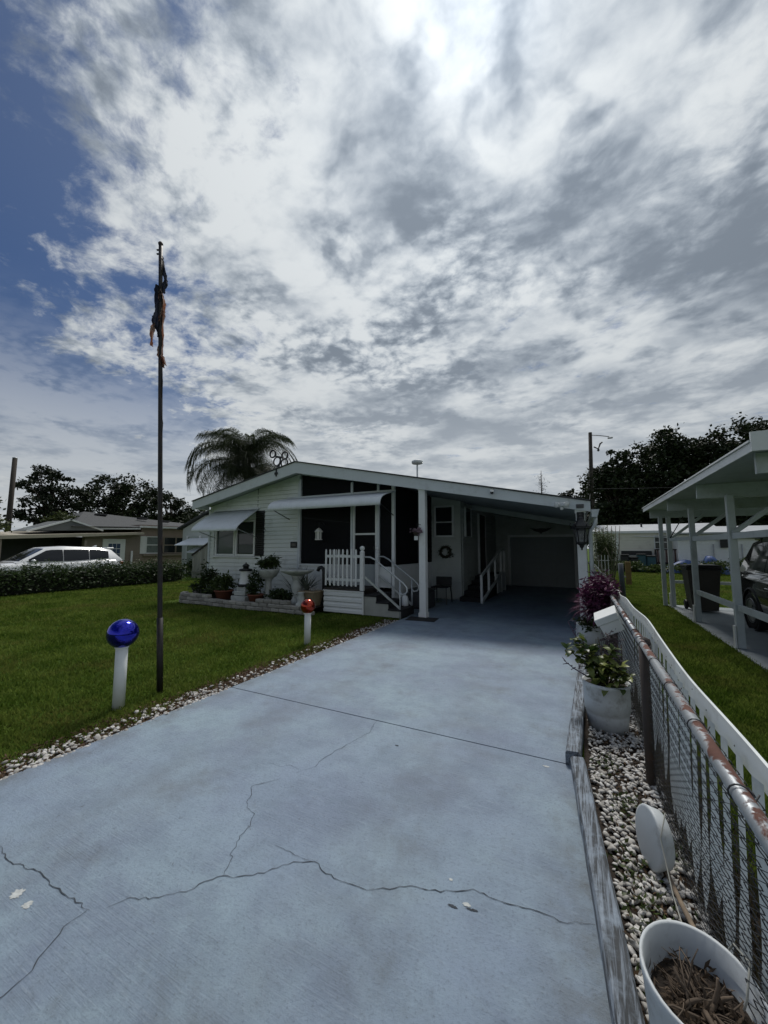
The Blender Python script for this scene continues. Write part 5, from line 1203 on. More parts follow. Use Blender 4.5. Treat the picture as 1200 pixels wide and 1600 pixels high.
O('wire_brace', MB().tube([(2.1, 12.3, 1.75), (2.4, 12.3, 2.3)], 0.012, 5), BLACK, t)
# wheeled bin
t = E('wheeled_bin', (2.62, 11.75, 0), 'black wheeled rubbish bin standing in the neighbouring carport', 'bin')
BIN = M('black_plastic', (0.018, 0.018, 0.019), 0.5, 0.15, 5); BIN2 = M('brown_plastic', (0.055, 0.05, 0.042), 0.5, 0.15, 5)
m = MB(); a, b = 0.24, 0.31
m.add([(2.55 + sx * a, 11.75 + sy * a, 0.05) for sx, sy in ((-1, -1), (1, -1), (1, 1), (-1, 1))] + [(2.55 + sx * b, 11.75 + sy * b, 1.02) for sx, sy in ((-1, -1), (1, -1), (1, 1), (-1, 1))], [(0, 1, 5, 4), (1, 2, 6, 5), (2, 3, 7, 6), (3, 0, 4, 7), (4, 5, 6, 7), (3, 2, 1, 0)])
O('body', m, BIN2, t); O('lid', MB().box((2.55, 11.73, 1.06), (0.68, 0.70, 0.07), bev=0.03), BIN, t); O('rim', MB().box((2.55, 11.75, 1.0), (0.66, 0.66, 0.05), bev=0.01), BIN, t)
for s_ in (-1, 1): O('wheel', MB().lathe([(0.001, -0.03), (0.10, -0.03), (0.115, -0.015), (0.115, 0.015), (0.10, 0.03), (0.001, 0.03)], (2.55 + s_ * 0.27, 12.0, 0.115), 16, rot=Euler((0, R(90), 0)).to_matrix()), BIN, t)
O('handle', MB().tube([(2.3, 12.05, 0.98), (2.3, 12.14, 1.0), (2.8, 12.14, 1.0), (2.8, 12.05, 0.98)], 0.016, 6), BIN, t)


# ------------------------------------------------------------------ vehicles
CHROME = M('chrome', (0.6, 0.6, 0.6), 0.15, 0.05, 4, metal=1.0); TYRE = M('tyre_rubber', (0.018, 0.018, 0.018), 0.85, 0.2, 20); RIM = M('alloy_rim', (0.32, 0.33, 0.34), 0.35, 0.1, 5, metal=0.8)
CARGL = M('car_glass', (0.012, 0.013, 0.015), 0.05, 0.05, 2, spec=0.7); LAMPR = M('tail_lamp', (0.18, 0.008, 0.008), 0.2, 0.1, 5); LAMPW = M('head_lamp', (0.6, 0.62, 0.64), 0.12, 0.1, 5)
def car(name, label, loc, rz, paint, Lg=4.75, W=1.84, H=1.62, wagon=True):
    """front at +Y in local coordinates; lofted body, glass panels, lamps, wheels"""
    t = E(name, loc, label, 'car', None, rz); hw = W / 2; h = Lg / 2
    # stations: y, belt height, lower edge, half width factor
    if wagon: st = [(-h, 0.72, 0.48, 0.80), (-h + 0.06, 0.98, 0.36, 0.90), (-h + 0.35, 1.04, 0.27, 0.97), (-h + 1.1, 1.03, 0.24, 1.0), (-0.2, 1.0, 0.22, 1.0), (0.75, 0.985, 0.22, 1.0), (h - 1.15, 0.98, 0.24, 0.99), (h - 0.5, 0.90, 0.25, 0.95), (h - 0.12, 0.76, 0.27, 0.84), (h, 0.60, 0.34, 0.70)]
    else: st = [(-h, 0.70, 0.46, 0.78), (-h + 0.08, 0.98, 0.32, 0.90), (-h + 0.5, 1.0, 0.25, 0.97), (-h + 1.1, 0.97, 0.22, 1.0), (-0.2, 0.94, 0.20, 1.0), (0.75, 0.92, 0.20, 1.0), (h - 1.15, 0.90, 0.22, 0.99), (h - 0.5, 0.83, 0.23, 0.95), (h - 0.12, 0.70, 0.25, 0.84), (h, 0.56, 0.32, 0.72)]
    prof = lambda bl, lo: [(-0.90, lo), (-0.985, lo + 0.12), (-1.0, lo + (bl - lo) * 0.5), (-0.975, lo + (bl - lo) * 0.82), (-0.90, bl), (-0.5, bl + 0.028), (0, bl + 0.036), (0.5, bl + 0.028), (0.90, bl), (0.975, lo + (bl - lo) * 0.82), (1.0, lo + (bl - lo) * 0.5), (0.985, lo + 0.12), (0.90, lo)]
    # finer stations by linear subdivision
    fs = []
    for p, q in zip(st[:-1], st[1:]):
        for u in (0, 0.5): fs.append(tuple(p[i] + (q[i] - p[i]) * u for i in range(4)))
    fs.append(st[-1]); m = MB(); vs = []
    for y, bl, lo, wf in fs: vs += [(x * hw * wf, y, z) for x, z in prof(bl, lo)]
    k_ = 13; m.add(vs, [(i * k_ + j, i * k_ + j + 1, (i + 1) * k_ + j + 1, (i + 1) * k_ + j) for i in range(len(fs) - 1) for j in range(k_ - 1)], True)
    m.add([vs[j] for j in range(k_)], [tuple(range(k_))]); m.add([vs[(len(fs) - 1) * k_ + j] for j in range(k_)], [tuple(reversed(range(k_)))])
    O('body', m, paint, t, local=True)
    # cabin
    if wagon: cab = [(-h + 0.06, 1.02), (-h + 0.50, H - 0.13), (-h + 0.95, H - 0.045), (-0.25, H), (0.40, H - 0.05), (1.32, 0.99)]
    else: cab = [(-h + 0.45, 0.98), (-h + 1.15, H - 0.10), (-h + 1.5, H - 0.02), (-0.1, H), (0.45, H - 0.05), (1.25, 0.92)]
    zb = 0.96 if wagon else 0.90
    def cw(z): return hw * (0.90 - 0.20 * max(0, (z - zb)) / (H - zb))
    m = MB(); vs = []
    for y, z in cab: vs += [(-cw(zb), y, zb - 0.02), (-cw(z), y, z), (-cw(z) * 0.6, y, z + 0.022), (0, y, z + 0.03), (cw(z) * 0.6, y, z + 0.022), (cw(z), y, z), (cw(zb), y, zb - 0.02)]
    m.add(vs, [(i * 7 + j, i * 7 + j + 1, (i + 1) * 7 + j + 1, (i + 1) * 7 + j) for i in range(len(cab) - 1) for j in range(6)], True); O('cabin', m, paint, t, local=True)
    def roofz(y):
        for (ya, za), (yb, zb_) in zip(cab[:-1], cab[1:]):
            if ya <= y <= yb: return za + (zb_ - za) * (y - ya) / (yb - ya)
        return zb
    # side glass: three panels each side
    y0, y3 = cab[1][0] + (0.10 if wagon else -0.1), 0.98; cuts = [y0, y0 + (y3 - y0) * 0.27, y0 + (y3 - y0) * 0.60, y3] if wagon else [y0 + 0.1, -0.15, y3]
    for s_ in (-1, 1):
        for a, b in zip(cuts[:-1], cuts[1:]):
            n = 6; m = MB(); vs = []
            for i in range(n + 1):
                y = a + 0.012 + (b - a - 0.024) * i / n; top = max(zb + 0.08, roofz(y) - 0.085); top = min(top, H - 0.12)
                lo = zb + 0.065 + (0.09 * max(0.0, (-y - 0.4) / 1.6) if wagon else 0.0); top = max(top, lo + 0.02)
                vs += [(s_ * (cw(lo) + 0.012), y, lo), (s_ * (cw((lo + top) / 2) + 0.016), y, (lo + top) / 2), (s_ * (cw(top) + 0.012), y, top)]
            m.add(vs, [(i * 3 + j, i * 3 + j + 1, (i + 1) * 3 + j + 1, (i + 1) * 3 + j) for i in range(n) for j in range(2)], True); O('side_window', m, CARGL, t, local=True)
        O('chrome_strip', MB().bar((s_ * (cw(zb + 0.05) + 0.016), cuts[0], zb + 0.05), (s_ * (cw(zb + 0.05) + 0.016), cuts[-1], zb + 0.05), 0.012, 0.018), CHROME if not wagon else paint, t, local=True)
        O('mirror', MB().ball((s_ * (hw + 0.07), 0.88, zb + 0.10), 0.075, 12, 8, 0.8).bar((s_ * (hw - 0.08), 0.86, zb + 0.06), (s_ * (hw + 0.04), 0.88, zb + 0.08), 0.03), paint, t, local=True)
        for y in (-0.62, 0.42): O('door_handle', MB().box((s_ * (hw + 0.004), y, zb - 0.16), (0.025, 0.19, 0.03), bev=0.01), CHROME if not wagon else paint, t, local=True)
        for y in (-0.35, 0.72): O('door_seam', MB().box((s_ * (hw - 0.004), y, zb - 0.38), (0.014, 0.008, 0.50)), BLACK, t, local=True)
        O('headlight', MB().ball((s_ * hw * 0.72, h - 0.16, 0.66), 0.14, 12, 8, 0.55), LAMPW, t, local=True); O('tail_light', MB().box((s_ * hw * 0.80, -h + 0.10, 0.90), (0.24, 0.18, 0.15), bev=0.04), LAMPR, t, local=True)
        for y in (h - 0.92, -h + 0.95):
            w_ = O('wheel', MB().lathe([(0.20, -0.10), (0.30, -0.105), (0.335, -0.08), (0.345, 0.0), (0.335, 0.08), (0.30, 0.105), (0.20, 0.10)], (s_ * (hw - 0.10), y, 0.345), 28, rot=Euler((0, R(90), 0)).to_matrix()), TYRE, t, local=True)
            O('rim', MB().lathe([(0.001, 0.0), (0.05, 0.0), (0.20, 0.015), (0.225, 0.03), (0.225, -0.03), (0.001, -0.03)], (s_ * (hw - 0.02), y, 0.345), 20, rot=Euler((0, R(90 * s_), 0)).to_matrix()), RIM, w_, local=True)
            O('wheel_arch', MB().lathe([(0.37, -0.02), (0.40, -0.02), (0.40, 0.02), (0.37, 0.02)], (s_ * (hw - 0.012), y, 0.36), 28, rot=Euler((0, R(90), 0)).to_matrix()), BLACK, t, local=True)
    def slab(name, a, b):
        m = MB(); n = Vector((0, -(b[1] - a[1]), (b[0] - a[0]))).normalized()
        if n.z < 0: n = -n
        vs = []
        for u in (0.10, 0.5, 0.92):
            y = a[0] + (b[0] - a[0]) * u; z = a[1] + (b[1] - a[1]) * u; w2 = cw(z) * 0.90
            for x in (-1, -0.6, 0, 0.6, 1): vs.append((x * w2, y + n.y * (0.014 + 0.026 * (1 - x * x)), z + n.z * (0.014 + 0.026 * (1 - x * x))))
        m.add(vs, [(i * 5 + j, i * 5 + j + 1, (i + 1) * 5 + j + 1, (i + 1) * 5 + j) for i in range(2) for j in range(4)], True); O(name, m, CARGL, t, local=True)
    slab('windscreen', cab[5], cab[4]); slab('rear_window', cab[0], cab[1])
    O('grille', MB().box((0, h - 0.02, 0.58), (W * 0.45, 0.06, 0.18), bev=0.03), BLACK, t, local=True); O('bumper', MB().box((0, h - 0.06, 0.38), (W * 0.74, 0.14, 0.16), bev=0.05), paint, t, local=True); O('bumper', MB().box((0, -h + 0.05, 0.50), (W * 0.80, 0.12, 0.18), bev=0.05), paint, t, local=True)
    if wagon:
        O('spoiler', MB().box((0, cab[1][0] - 0.02, H - 0.055), (W * 0.66, 0.28, 0.05), bev=0.02), paint, t, local=True); O('roof_fin', MB().prism([(-0.012, -h + 0.75, H), (-0.012, -h + 0.95, H), (-0.012, -h + 0.77, H + 0.08)], (0.024, 0, 0)), paint, t, local=True)
    return t
CARWHITE = M('white_car_paint', (0.78, 0.79, 0.80), 0.25, 0.02, 2, coat=0.6); CARBLACK = M('black_car_paint', (0.012, 0.012, 0.013), 0.18, 0.05, 2, coat=0.8, spec=0.5)
car('parked_suv', 'white parked SUV behind the low hedge by the tan house', (-19.3, 7.95, -0.06), R(180 - 2), CARWHITE, H=1.60)
car('parked_car', 'black car parked under the open carport next door', (3.70, 8.15, 0.0), R(180), CARBLACK, Lg=4.7, H=1.72, wagon=True)

# ------------------------------------------------------------------ hedge and lawn edge on the left
t = E('hedge', (-16.5, 8, 0), 'low clipped dark green hedge along the left side of the lawn', 'hedge')
n = 17000; u = rng.random(n); y = 2.0 + 10.0 * u; hx = -16.15 - 0.055 * y
top = 0.80 + 0.07 * np.sin(y * 3.1) + 0.05 * np.sin(y * 8.3)
x = hx + rng.normal(size=n) * 0.33; z = top * rng.random(n) ** 0.7 + 0.03 * rng.normal(size=n)
V, F = leaves(np.stack([x, y, np.maximum(z, 0)], 1), 0.10, rng, 0.45); O('foliage', npmesh('hedge_leaf', V, F), leafmat('hedge_leaf', (0.012, 0.026, 0.008), (0.05, 0.08, 0.025)), t)
n = 1500; P = np.stack([hx[:n] + rng.normal(size=n) * 0.25, y[:n], top[:n] + 0.05 + 0.13 * rng.random(n)], 1); V, F = leaves(P, 0.08, rng, 0.3, up=1.0); O('new_shoots', npmesh('hedge_shoot', V, F), leafmat('shoot_leaf', (0.03, 0.055, 0.015), (0.08, 0.115, 0.035)), t)
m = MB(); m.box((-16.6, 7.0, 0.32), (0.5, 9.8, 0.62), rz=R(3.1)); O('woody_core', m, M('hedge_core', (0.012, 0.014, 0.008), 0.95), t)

# ------------------------------------------------------------------ tan house on the left
HX = -25.0
TANS = M('tan_siding', (0.255, 0.215, 0.175), 0.7, 0.1, 2); PINK = M('pinkish_stucco', (0.30, 0.235, 0.195), 0.8, 0.1, 2); GSH = M('grey_shingle', (0.075, 0.078, 0.08), 0.9, 0.25, 5, bump=0.01)
GREYS = M('grey_gable_siding', (0.13, 0.14, 0.14), 0.8, 0.1, 3)
t = E('tan_house', (HX - 2, 13, 0), 'tan neighbouring house with grey shingle roof and low carport on the left', 'house')
w_ = MB(); w_.box((HX - 0.55, 13.6, 1.15), (0.3, 3.2, 2.4)); wl = O('wall', w_, TANS, t)
O('siding', siding(12.05, 15.2, HX - 0.399, 0.0, 2.25, [(12.9, 14.25, -1, 2.05)], 0.17, 'y', 1, 0.03), TANS, wl, kind='stuff')
w_ = MB(); w_.box((HX - 2.65, 17.6, 1.5), (4.5, 4.8, 3.0)); O('wall', w_, PINK, t)
w_ = MB(); w_.box((HX - 4.5, 8.5, 1.1), (0.3, 14.0, 2.2)); O('back_wall', w_, GREYS, t)
# white door with nine panes
dr = O('door', MB().box((HX - 0.37, 13.57, 1.0), (0.06, 1.28, 2.05)), WHITE, t)
DPANE = M('blue_lit_pane', (0.05, 0.08, 0.15), 0.08, 0.1, 2, spec=0.8)
for r_ in range(5):
    for c_ in range(3): O('pane', MB().box((HX - 0.335, 13.34 + c_ * 0.235, 0.32 + r_ * 0.32), (0.012, 0.20, 0.28)), DPANE, dr)
# windows of the pink part
for y0, y1, mt in ((15.55, 16.35, M('blind_glass', (0.16, 0.19, 0.18), 0.3, 0.1, 4)), (16.75, 17.55, GLASS), (17.65, 18.2, GLASS)):
    wn = O('window', MB().box((HX - 0.385, (y0 + y1) / 2, 1.68), (0.03, y1 - y0, 1.05)), mt, t)
    for z in (1.14, 1.68, 2.22): O('frame', MB().box((HX - 0.36, (y0 + y1) / 2, z), (0.05, y1 - y0 + 0.1, 0.06)), WHITE if y0 < 16.5 else TANS, wn)
    for y in (y0 - 0.03, y1 + 0.03): O('frame', MB().box((HX - 0.365, y, 1.68), (0.05, 0.06, 1.1)), WHITE if y0 < 16.5 else TANS, wn)
O('shutter', MB().box((HX - 0.36, 15.3, 1.68), (0.05, 0.34, 1.15)), WHITE, t); O('ledge', MB().box((HX - 0.3, 17.0, 1.02), (0.18, 3.4, 0.12)), TANS, t)
O('pipe', MB().tube([(HX - 0.3, 14.6, 0), (HX - 0.3, 14.6, 1.3)], 0.06, 8), WHITE, t)
# carport roof and gutters
O('carport_roof', MB().prism([(HX + 0.25, 3.0, 1.62), (HX + 0.25, 11.9, 2.13), (HX + 0.25, 15.0, 2.34), (HX + 0.25, 15.0, 2.46), (HX + 0.25, 11.9, 2.30), (HX + 0.25, 3.0, 1.80)], (-5.0, 0, 0.25)), M('beige_fascia', (0.42, 0.38, 0.30), 0.6, 0.08, 2), t)
for y in (4.0, 8.2, 11.8): O('carport_post', MB().box((HX + 0.1, y, 0.95), (0.1, 0.1, 1.9)), TANS, t)
O('gutter', MB().box((HX + 0.02, 16.8, 2.86), (0.14, 3.9, 0.12), rx=0.012), WHITE, t)
O('gutter', MB().bar((HX - 0.6, 9.3, 2.50), (HX - 0.2, 15.0, 2.72), 0.10, 0.10), TRIM, t)
# hip roof and gable
rf = MB(); A = [(HX - 0.1, 11.2, 2.70), (HX - 0.1, 18.9, 2.95), (HX - 5, 14.0, 3.95), (HX - 5, 21.5, 3.55), (HX - 10, 12, 2.6), (HX - 10, 20.5, 2.8)]
rf.add(A, [(0, 1, 3, 2), (2, 3, 5, 4), (0, 2, 4), (1, 5, 3)]); ro = O('roof', rf, GSH, t)
for y, x in ((14.6, -4.1), (17.3, -3.9), (18.7, -3.4)): O('roof_vent', MB().box((HX + x, y, 3.74 - 0.015 * (y - 14.6) + (x + 4.1) * -0.25), (0.25, 0.7, 0.10), ry=-0.25), BLACK, ro)
gb = O('gable', MB().prism([(HX - 0.3, 9.5, 2.38), (HX - 0.3, 12.7, 2.52), (HX - 0.3, 11.2, 3.03)], (-2.6, 0, 0)), GREYS, t)
O('rake_trim', MB().bar((HX - 0.27, 9.3, 2.34), (HX - 0.27, 11.25, 3.07), 0.08, 0.09), WHITE, gb); O('rake_trim', MB().bar((HX - 0.27, 11.15, 3.07), (HX - 0.27, 12.85, 2.52), 0.08, 0.09), WHITE, gb)

# grey shed between the houses, with little awning, and board gate
t = E('grey_shed', (-20, 16.5, 0), 'small pale grey sided building with sloped roof left of the home', 'shed')
PALE = M('pale_shed_siding', (0.50, 0.53, 0.51), 0.6, 0.06, 2, dirt=(0.3, 0.32, 0.3), dirt_amt=0.4)
O('wall', MB().prism([(-21.3, 15.2, -0.03), (-17.5, 15.2, -0.03), (-17.5, 15.2, 3.6), (-19.4, 15.2, 3.35), (-21.3, 15.2, 2.62)], (0, 4, 0)), PALE, t)
O('roof', MB().prism([(-21.6, 15.0, 2.58), (-19.3, 15.0, 3.45), (-17.4, 15.0, 3.9), (-17.4, 15.0, 4.0), (-19.3, 15.0, 3.54), (-21.6, 15.0, 2.67)], (0, 4.4, 0)), GSH, t)
O('door', MB().box((-20.25, 15.18, 1.1), (1.0, 0.06, 2.1)), M('pale_green_door', (0.33, 0.37, 0.33), 0.6, 0.06, 3), t)
for x in (-20.8, -19.7): O('door_frame', MB().box((x, 15.16, 1.1), (0.09, 0.08, 2.2)), WHITE, t)
O('canopy', MB().prism([(-20.6, 15.15, 2.0), (-20.6, 14.2, 1.62), (-20.6, 14.2, 1.66), (-20.6, 15.15, 2.06)], (2.4, 0, 0)), AWN, t); O('canopy', MB().prism([(-19.7, 15.15, 1.55), (-19.7, 14.3, 1.22), (-19.7, 14.3, 1.27), (-19.7, 15.15, 1.62)], (1.9, 0, 0)), AWN, t)
O('canopy_arm', MB().tube([(-21.1, 15.1, 1.9), (-20.3, 14.3, 1.72)], 0.02, 6), WHITE, t)
t = E('board_gate', (-17.0, 13.0, 0), 'grey weathered vertical board fence panel beside the house', 'fence')
GB = M('grey_boards', (0.30, 0.30, 0.26), 0.85, 0.15, 5, stretch=(1, 1, 0.2), rnd=0.2)
for i in range(8): O('board', MB().box((-17.3 + i * 0.17, 13.0 + (i % 2) * 0.012, 0.55 + 0.05 * i), (0.155, 0.022, 1.1 + 0.1 * i)), GB, t)
O('top_rail', MB().bar((-17.4, 12.97, 1.12), (-16.0, 12.97, 1.85), 0.05, 0.08), DARKWOOD, t); O('bottom_rail', MB().box((-16.7, 12.98, 0.3), (1.4, 0.04, 0.08)), GB, t)
t = E('shed_bush', (-19.0, 14.2, 0), 'dark bush below the canopy of the grey shed', 'bush'); O('stem', MB().tube([(-19, 14.0, 0), (-19, 14.0, 0.4)], 0.03, 5), BRN, t); leafy('foliage', (-18.7, 13.9, 0.42), (0.8, 0.4, 0.42), 900, 0.13, DG, t, seed=51)

# ------------------------------------------------------------------ homes at the back right
CREAM = M('cream_siding', (0.70, 0.69, 0.60), 0.7, 0.06, 1.5, dirt=(0.35, 0.33, 0.27), dirt_amt=0.4); MHROOF = M('pale_metal_roof', (0.42, 0.44, 0.46), 0.5, 0.08, 2)
BY = 31.0
t = E('cream_mobile_home', (3.2, BY + 2, 0), 'cream sided mobile home with pale roof behind the back lawn', 'house')
wl = O('wall', MB().box((3.4, BY + 2, 1.25), (5.0, 4, 2.5)), CREAM, t)
m = siding(0.95, 5.88, BY - 0.001, 0.2, 2.45, [(4.45, 5.15, 1.4, 2.3)], 0.18, proud=0.03); O('siding', m, CREAM, wl, kind='stuff')
O('corner_trim', MB().box((2.3, BY - 0.05, 1.3), (0.16, 0.06, 2.5)), WHITE, t)
O('roof', MB().prism([(0.7, BY - 0.12, 2.50), (0.7, BY - 0.12, 2.62), (0.7, BY + 2, 3.16), (0.7, BY + 4.4, 2.62), (0.7, BY + 4.4, 2.50)], (7.2, 0, 0)), MHROOF, t)
O('fascia', MB().box((4.3, BY - 0.14, 2.55), (7.2, 0.04, 0.16)), WHITE, t); O('roof_pipe', MB().tube([(3.9, BY + 1.2, 2.9), (3.9, BY + 1.2, 3.2)], 0.06, 6), BLACK, t)
O('conduit', MB().bar((3.3, BY - 0.08, 2.28), (5.2, BY - 0.08, 2.18), 0.06), WHITE, t)
wn = O('window', MB().box((4.8, BY - 0.02, 1.86), (0.68, 0.04, 0.88)), GLASS, t)
for z in (1.42, 1.86, 2.30): O('frame', MB().box((4.8, BY - 0.05, z), (0.78, 0.04, 0.05)), WHITE, wn)
for x in (4.43, 5.17): O('frame', MB().box((x, BY - 0.05, 1.86), (0.05, 0.042, 0.92)), WHITE, wn)
O('window', MB().box((1.75, BY - 0.04, 1.35), (0.42, 0.05, 0.62)), M('dark_green_panel', (0.03, 0.05, 0.035), 0.5), t)
t = E('white_mobile_home', (8.5, BY - 1, 0), 'white sided building with dark eave line seen through the carport posts', 'house')
wl = O('wall', MB().box((8.6, BY + 0.2, 1.15), (6.4, 3.4, 2.3)), WHITE, t); O('siding', siding(5.4, 11.8, BY - 1.501, 0.1, 2.0, [], 0.16, proud=0.035), WHITE, wl, kind='stuff')
O('eave', MB().box((8.6, BY - 1.6, 2.08), (6.6, 0.2, 0.08)), BLACK, t); O('roof', MB().prism([(5.2, BY - 1.8, 2.33), (5.2, BY - 1.8, 2.42), (5.2, BY + 0.3, 2.85), (5.2, BY + 2.2, 2.42), (5.2, BY + 2.2, 2.33)], (7.0, 0, 0)), MHROOF, t)
O('meter_box', MB().box((7.6, BY - 1.6, 1.75), (0.35, 0.12, 0.5)), BLACK, t)
for x in (7.1, 8.4, 9.2): O('pipe', MB().tube([(x, BY - 1.6, 0.4), (x, BY - 1.6, 1.7)], 0.03, 6), STEEL, t)
# deck rail, bins, tarp
t = E('brown_deck', (4.9, 30.2, 0), 'small brown wooden deck with slatted rail against the cream home', 'deck')
O('floor', MB().box((5.0, 30.4, 0.5), (1.4, 0.9, 0.12)), DARKWOOD, t); RW = M('reddish_wood', (0.10, 0.055, 0.045), 0.8, 0.2, 5)
for i in range(7): O('slat', MB().box((4.42 + i * 0.15, 29.95, 0.95), (0.09, 0.03, 0.8)), RW, t)
O('rail', MB().box((4.87, 29.93, 1.38), (1.1, 0.06, 0.08)), DARKWOOD, t); O('step', MB().box((5.6, 29.9, 0.25), (0.5, 0.5, 0.5)), DARKWOOD, t); O('post', MB().box((4.3, 29.95, 0.7), (0.1, 0.1, 1.4)), DARKWOOD, t)
TEAL = M('teal_plastic', (0.03, 0.09, 0.11), 0.5, 0.1, 3)
for i, (x, mt, h_, lb) in enumerate(((2.55, BLACK, 1.0, 'black bin at the left end of the clutter by the cream home'), (3.05, BLACK, 0.85, 'black bin beside the blue bins by the cream home'), (3.45, TEAL, 1.05, 'teal bin left of two by the cream home'), (3.95, TEAL, 0.95, 'teal bin right of two by the cream home'))):
    q = E('waste_bin', (x, 29.4, 0), lb, 'bin', 'bins by the cream home'); O('body', MB().box((x, 29.4, h_ / 2), (0.46, 0.5, h_), bev=0.05), mt, q); O('lid', MB().box((x, 29.38, h_ + 0.03), (0.5, 0.56, 0.07), bev=0.02), BLACK, q)
t = E('outdoor_bench', (3.4, 30.2, 0), 'long dark bench back behind the bins at the cream home', 'bench'); O('backrest', MB().box((3.3, 30.3, 1.15), (1.7, 0.06, 0.28)), BLACK, t); O('seat', MB().box((3.3, 30.1, 0.8), (1.7, 0.45, 0.06)), BLACK, t)
for x in (2.6, 4.0): O('leg', MB().box((x, 30.2, 0.5), (0.08, 0.4, 1.0)), BLACK, t)
BLUE = M('blue_tarpaulin', (0.05, 0.10, 0.26), 0.5, 0.2, 3, bump=0.05, bscale=4)
def tarp(name, x0, x1, y0, y1, hgt, label):
    m = MB(); vs = []; nx, ny = 14, 8; rg = random.Random(int(x0 * 10))
    for j in range(ny + 1):
        for i in range(nx + 1):
            u, v = i / nx, j / ny; e = min(u, 1 - u, v, 1 - v); vs.append((x0 + (x1 - x0) * u, y0 + (y1 - y0) * v, hgt * min(1, (e * 5) ** 0.5) * (0.75 + 0.3 * math.sin(u * 5 + x0)) + rg.uniform(0, 0.06)))
    m.add(vs, [(j * (nx + 1) + i, j * (nx + 1) + i + 1, (j + 1) * (nx + 1) + i + 1, (j + 1) * (nx + 1) + i) for j in range(ny) for i in range(nx)], True); return O(name, m, BLUE, label=label, cat='tarpaulin', group='blue tarpaulins by the back homes')
tarp('blue_tarpaulin', 4.4, 6.2, 28.4, 29.4, 0.7, 'low crumpled blue tarpaulin beside the brown deck'); tarp('blue_tarpaulin', 6.2, 7.4, 27.8, 28.8, 0.95, 'taller blue tarpaulin heap in front of the white building')
for i, (x, y, r_, h_) in enumerate(((1.4, 28.2, 0.9, 0.55), (2.6, 28.4, 0.8, 0.5), (3.9, 28.0, 0.8, 0.35), (5.3, 27.6, 1.0, 0.45), (6.6, 27.2, 0.9, 0.6), (8.0, 27.0, 1.0, 0.7), (9.4, 27.0, 1.0, 0.6))):
    t = E('back_shrub', (x, y, 0), ['leafy low shrub below the left window of the cream home', 'leafy low shrub in front of the black bins', 'low shrub in front of the teal bins', 'low shrub in front of the flat blue tarpaulin', 'shrub in front of the tall blue tarpaulin', 'shrub behind the wheeled bin', 'shrub behind the black car'][i], 'shrub', 'shrubs along the back lawn')
    O('stem', MB().tube([(x, y, -0.05), (x, y, h_)], 0.03, 5), BRN, t); leafy('foliage', (x, y, h_ * 0.75), (r_, 0.5, h_ * 0.6), 800, 0.15, MG, t, seed=60 + i)

# ------------------------------------------------------------------ trees
def tree(name, label, x, y, H, crown, n, size, mat, seed, group=None, trunk_r=0.28, limbs=9, flat=False):
    """crown: list of (dx, dy, z, rx, ry, rz) lobes; leaf clumps gather round limb ends inside the lobes"""
    rg = np.random.default_rng(seed); rr = random.Random(seed); t = E(name, (x, y, -0.05), label, 'tree', group)
    base = Vector((x, y, -0.05)); ztop = max(c[2] for c in crown); fork = ztop * 0.45
    O('trunk', MB().tube([base, base + Vector((0.1, 0, fork * 0.5)), base + Vector((-0.05, 0.05, fork)), base + Vector((0.05, 0, ztop))], [trunk_r, trunk_r * 0.8, trunk_r * 0.65, trunk_r * 0.2], 8), BARK, t)
    P = []; lm = MB()
    vol = [c[3] * c[4] * c[5] for c in crown]; tot = sum(vol)
    for c, v in zip(crown, vol):
        k_ = max(6, int(n / 55 * v / tot))
        for q in range(k_):
            d = rg.normal(size=3); d /= np.linalg.norm(d); rad = rg.random() ** 0.38
            e = np.array([x + c[0] + d[0] * c[3] * rad, y + c[1] + d[1] * c[4] * rad, c[2] + d[2] * c[5] * rad])
            cs = np.array([0.62, 0.62, 0.30 if flat else 0.45]) * (0.6 + 0.7 * rg.random()) * min(1.6, max(0.55, c[3] / 2.2))
            P.append(e + rg.normal(size=(55, 3)) * cs * 0.42)
            if q % 5 == 0:
                s0 = base + Vector((0, 0, fork * rr.uniform(0.8, 1.4))); lm.tube([s0, s0.lerp(Vector(e), 0.55) + Vector((0, 0, 0.3)), Vector(e)], [trunk_r * 0.35, trunk_r * 0.2, 0.025], 5, False)
    O('limb', lm, BARK, t)
    P = np.concatenate(P); V, F = leaves(P, size, rg, 0.6); O('crown', npmesh('crown', V, F), mat, t)
OAK = leafmat('oak_leaf', (0.008, 0.016, 0.005), (0.028, 0.042, 0.013), 0.6, 0.08); PINE = leafmat('pine_leaf', (0.008, 0.015, 0.007), (0.024, 0.036, 0.015), 0.6, 0.06); BAM = leafmat('bamboo_leaf', (0.025, 0.04, 0.01), (0.075, 0.095, 0.025), 0.6, 0.2)
tree('pine_tree', 'dark layered pine with sky gaps behind the tan house, far left', -38, 15.3, 8.4, [(0, 0, 7.3, 1.6, 1.5, 0.7), (0, -1.0, 6.3, 1.8, 1.7, 0.5), (0, 0.9, 6.0, 1.8, 1.8, 0.5), (0, 0.2, 5.0, 2.2, 2.2, 0.7), (0, 0, 3.8, 2.0, 2.4, 0.8)], 6500, 0.24, PINE, 71, 'trees behind the tan house', flat=True)
tree('oak_tree', 'broad dark oak rising behind the grey shingle roof', -38, 20.6, 8.6, [(0, 0, 7.0, 2.2, 2.2, 1.25), (0, -2.2, 5.8, 2.0, 1.6, 1.2), (0, 2.4, 6.1, 2.2, 2.0, 1.3), (0, 0, 4.6, 2.5, 3.6, 1.2)], 9000, 0.26, OAK, 72, 'trees behind the tan house')
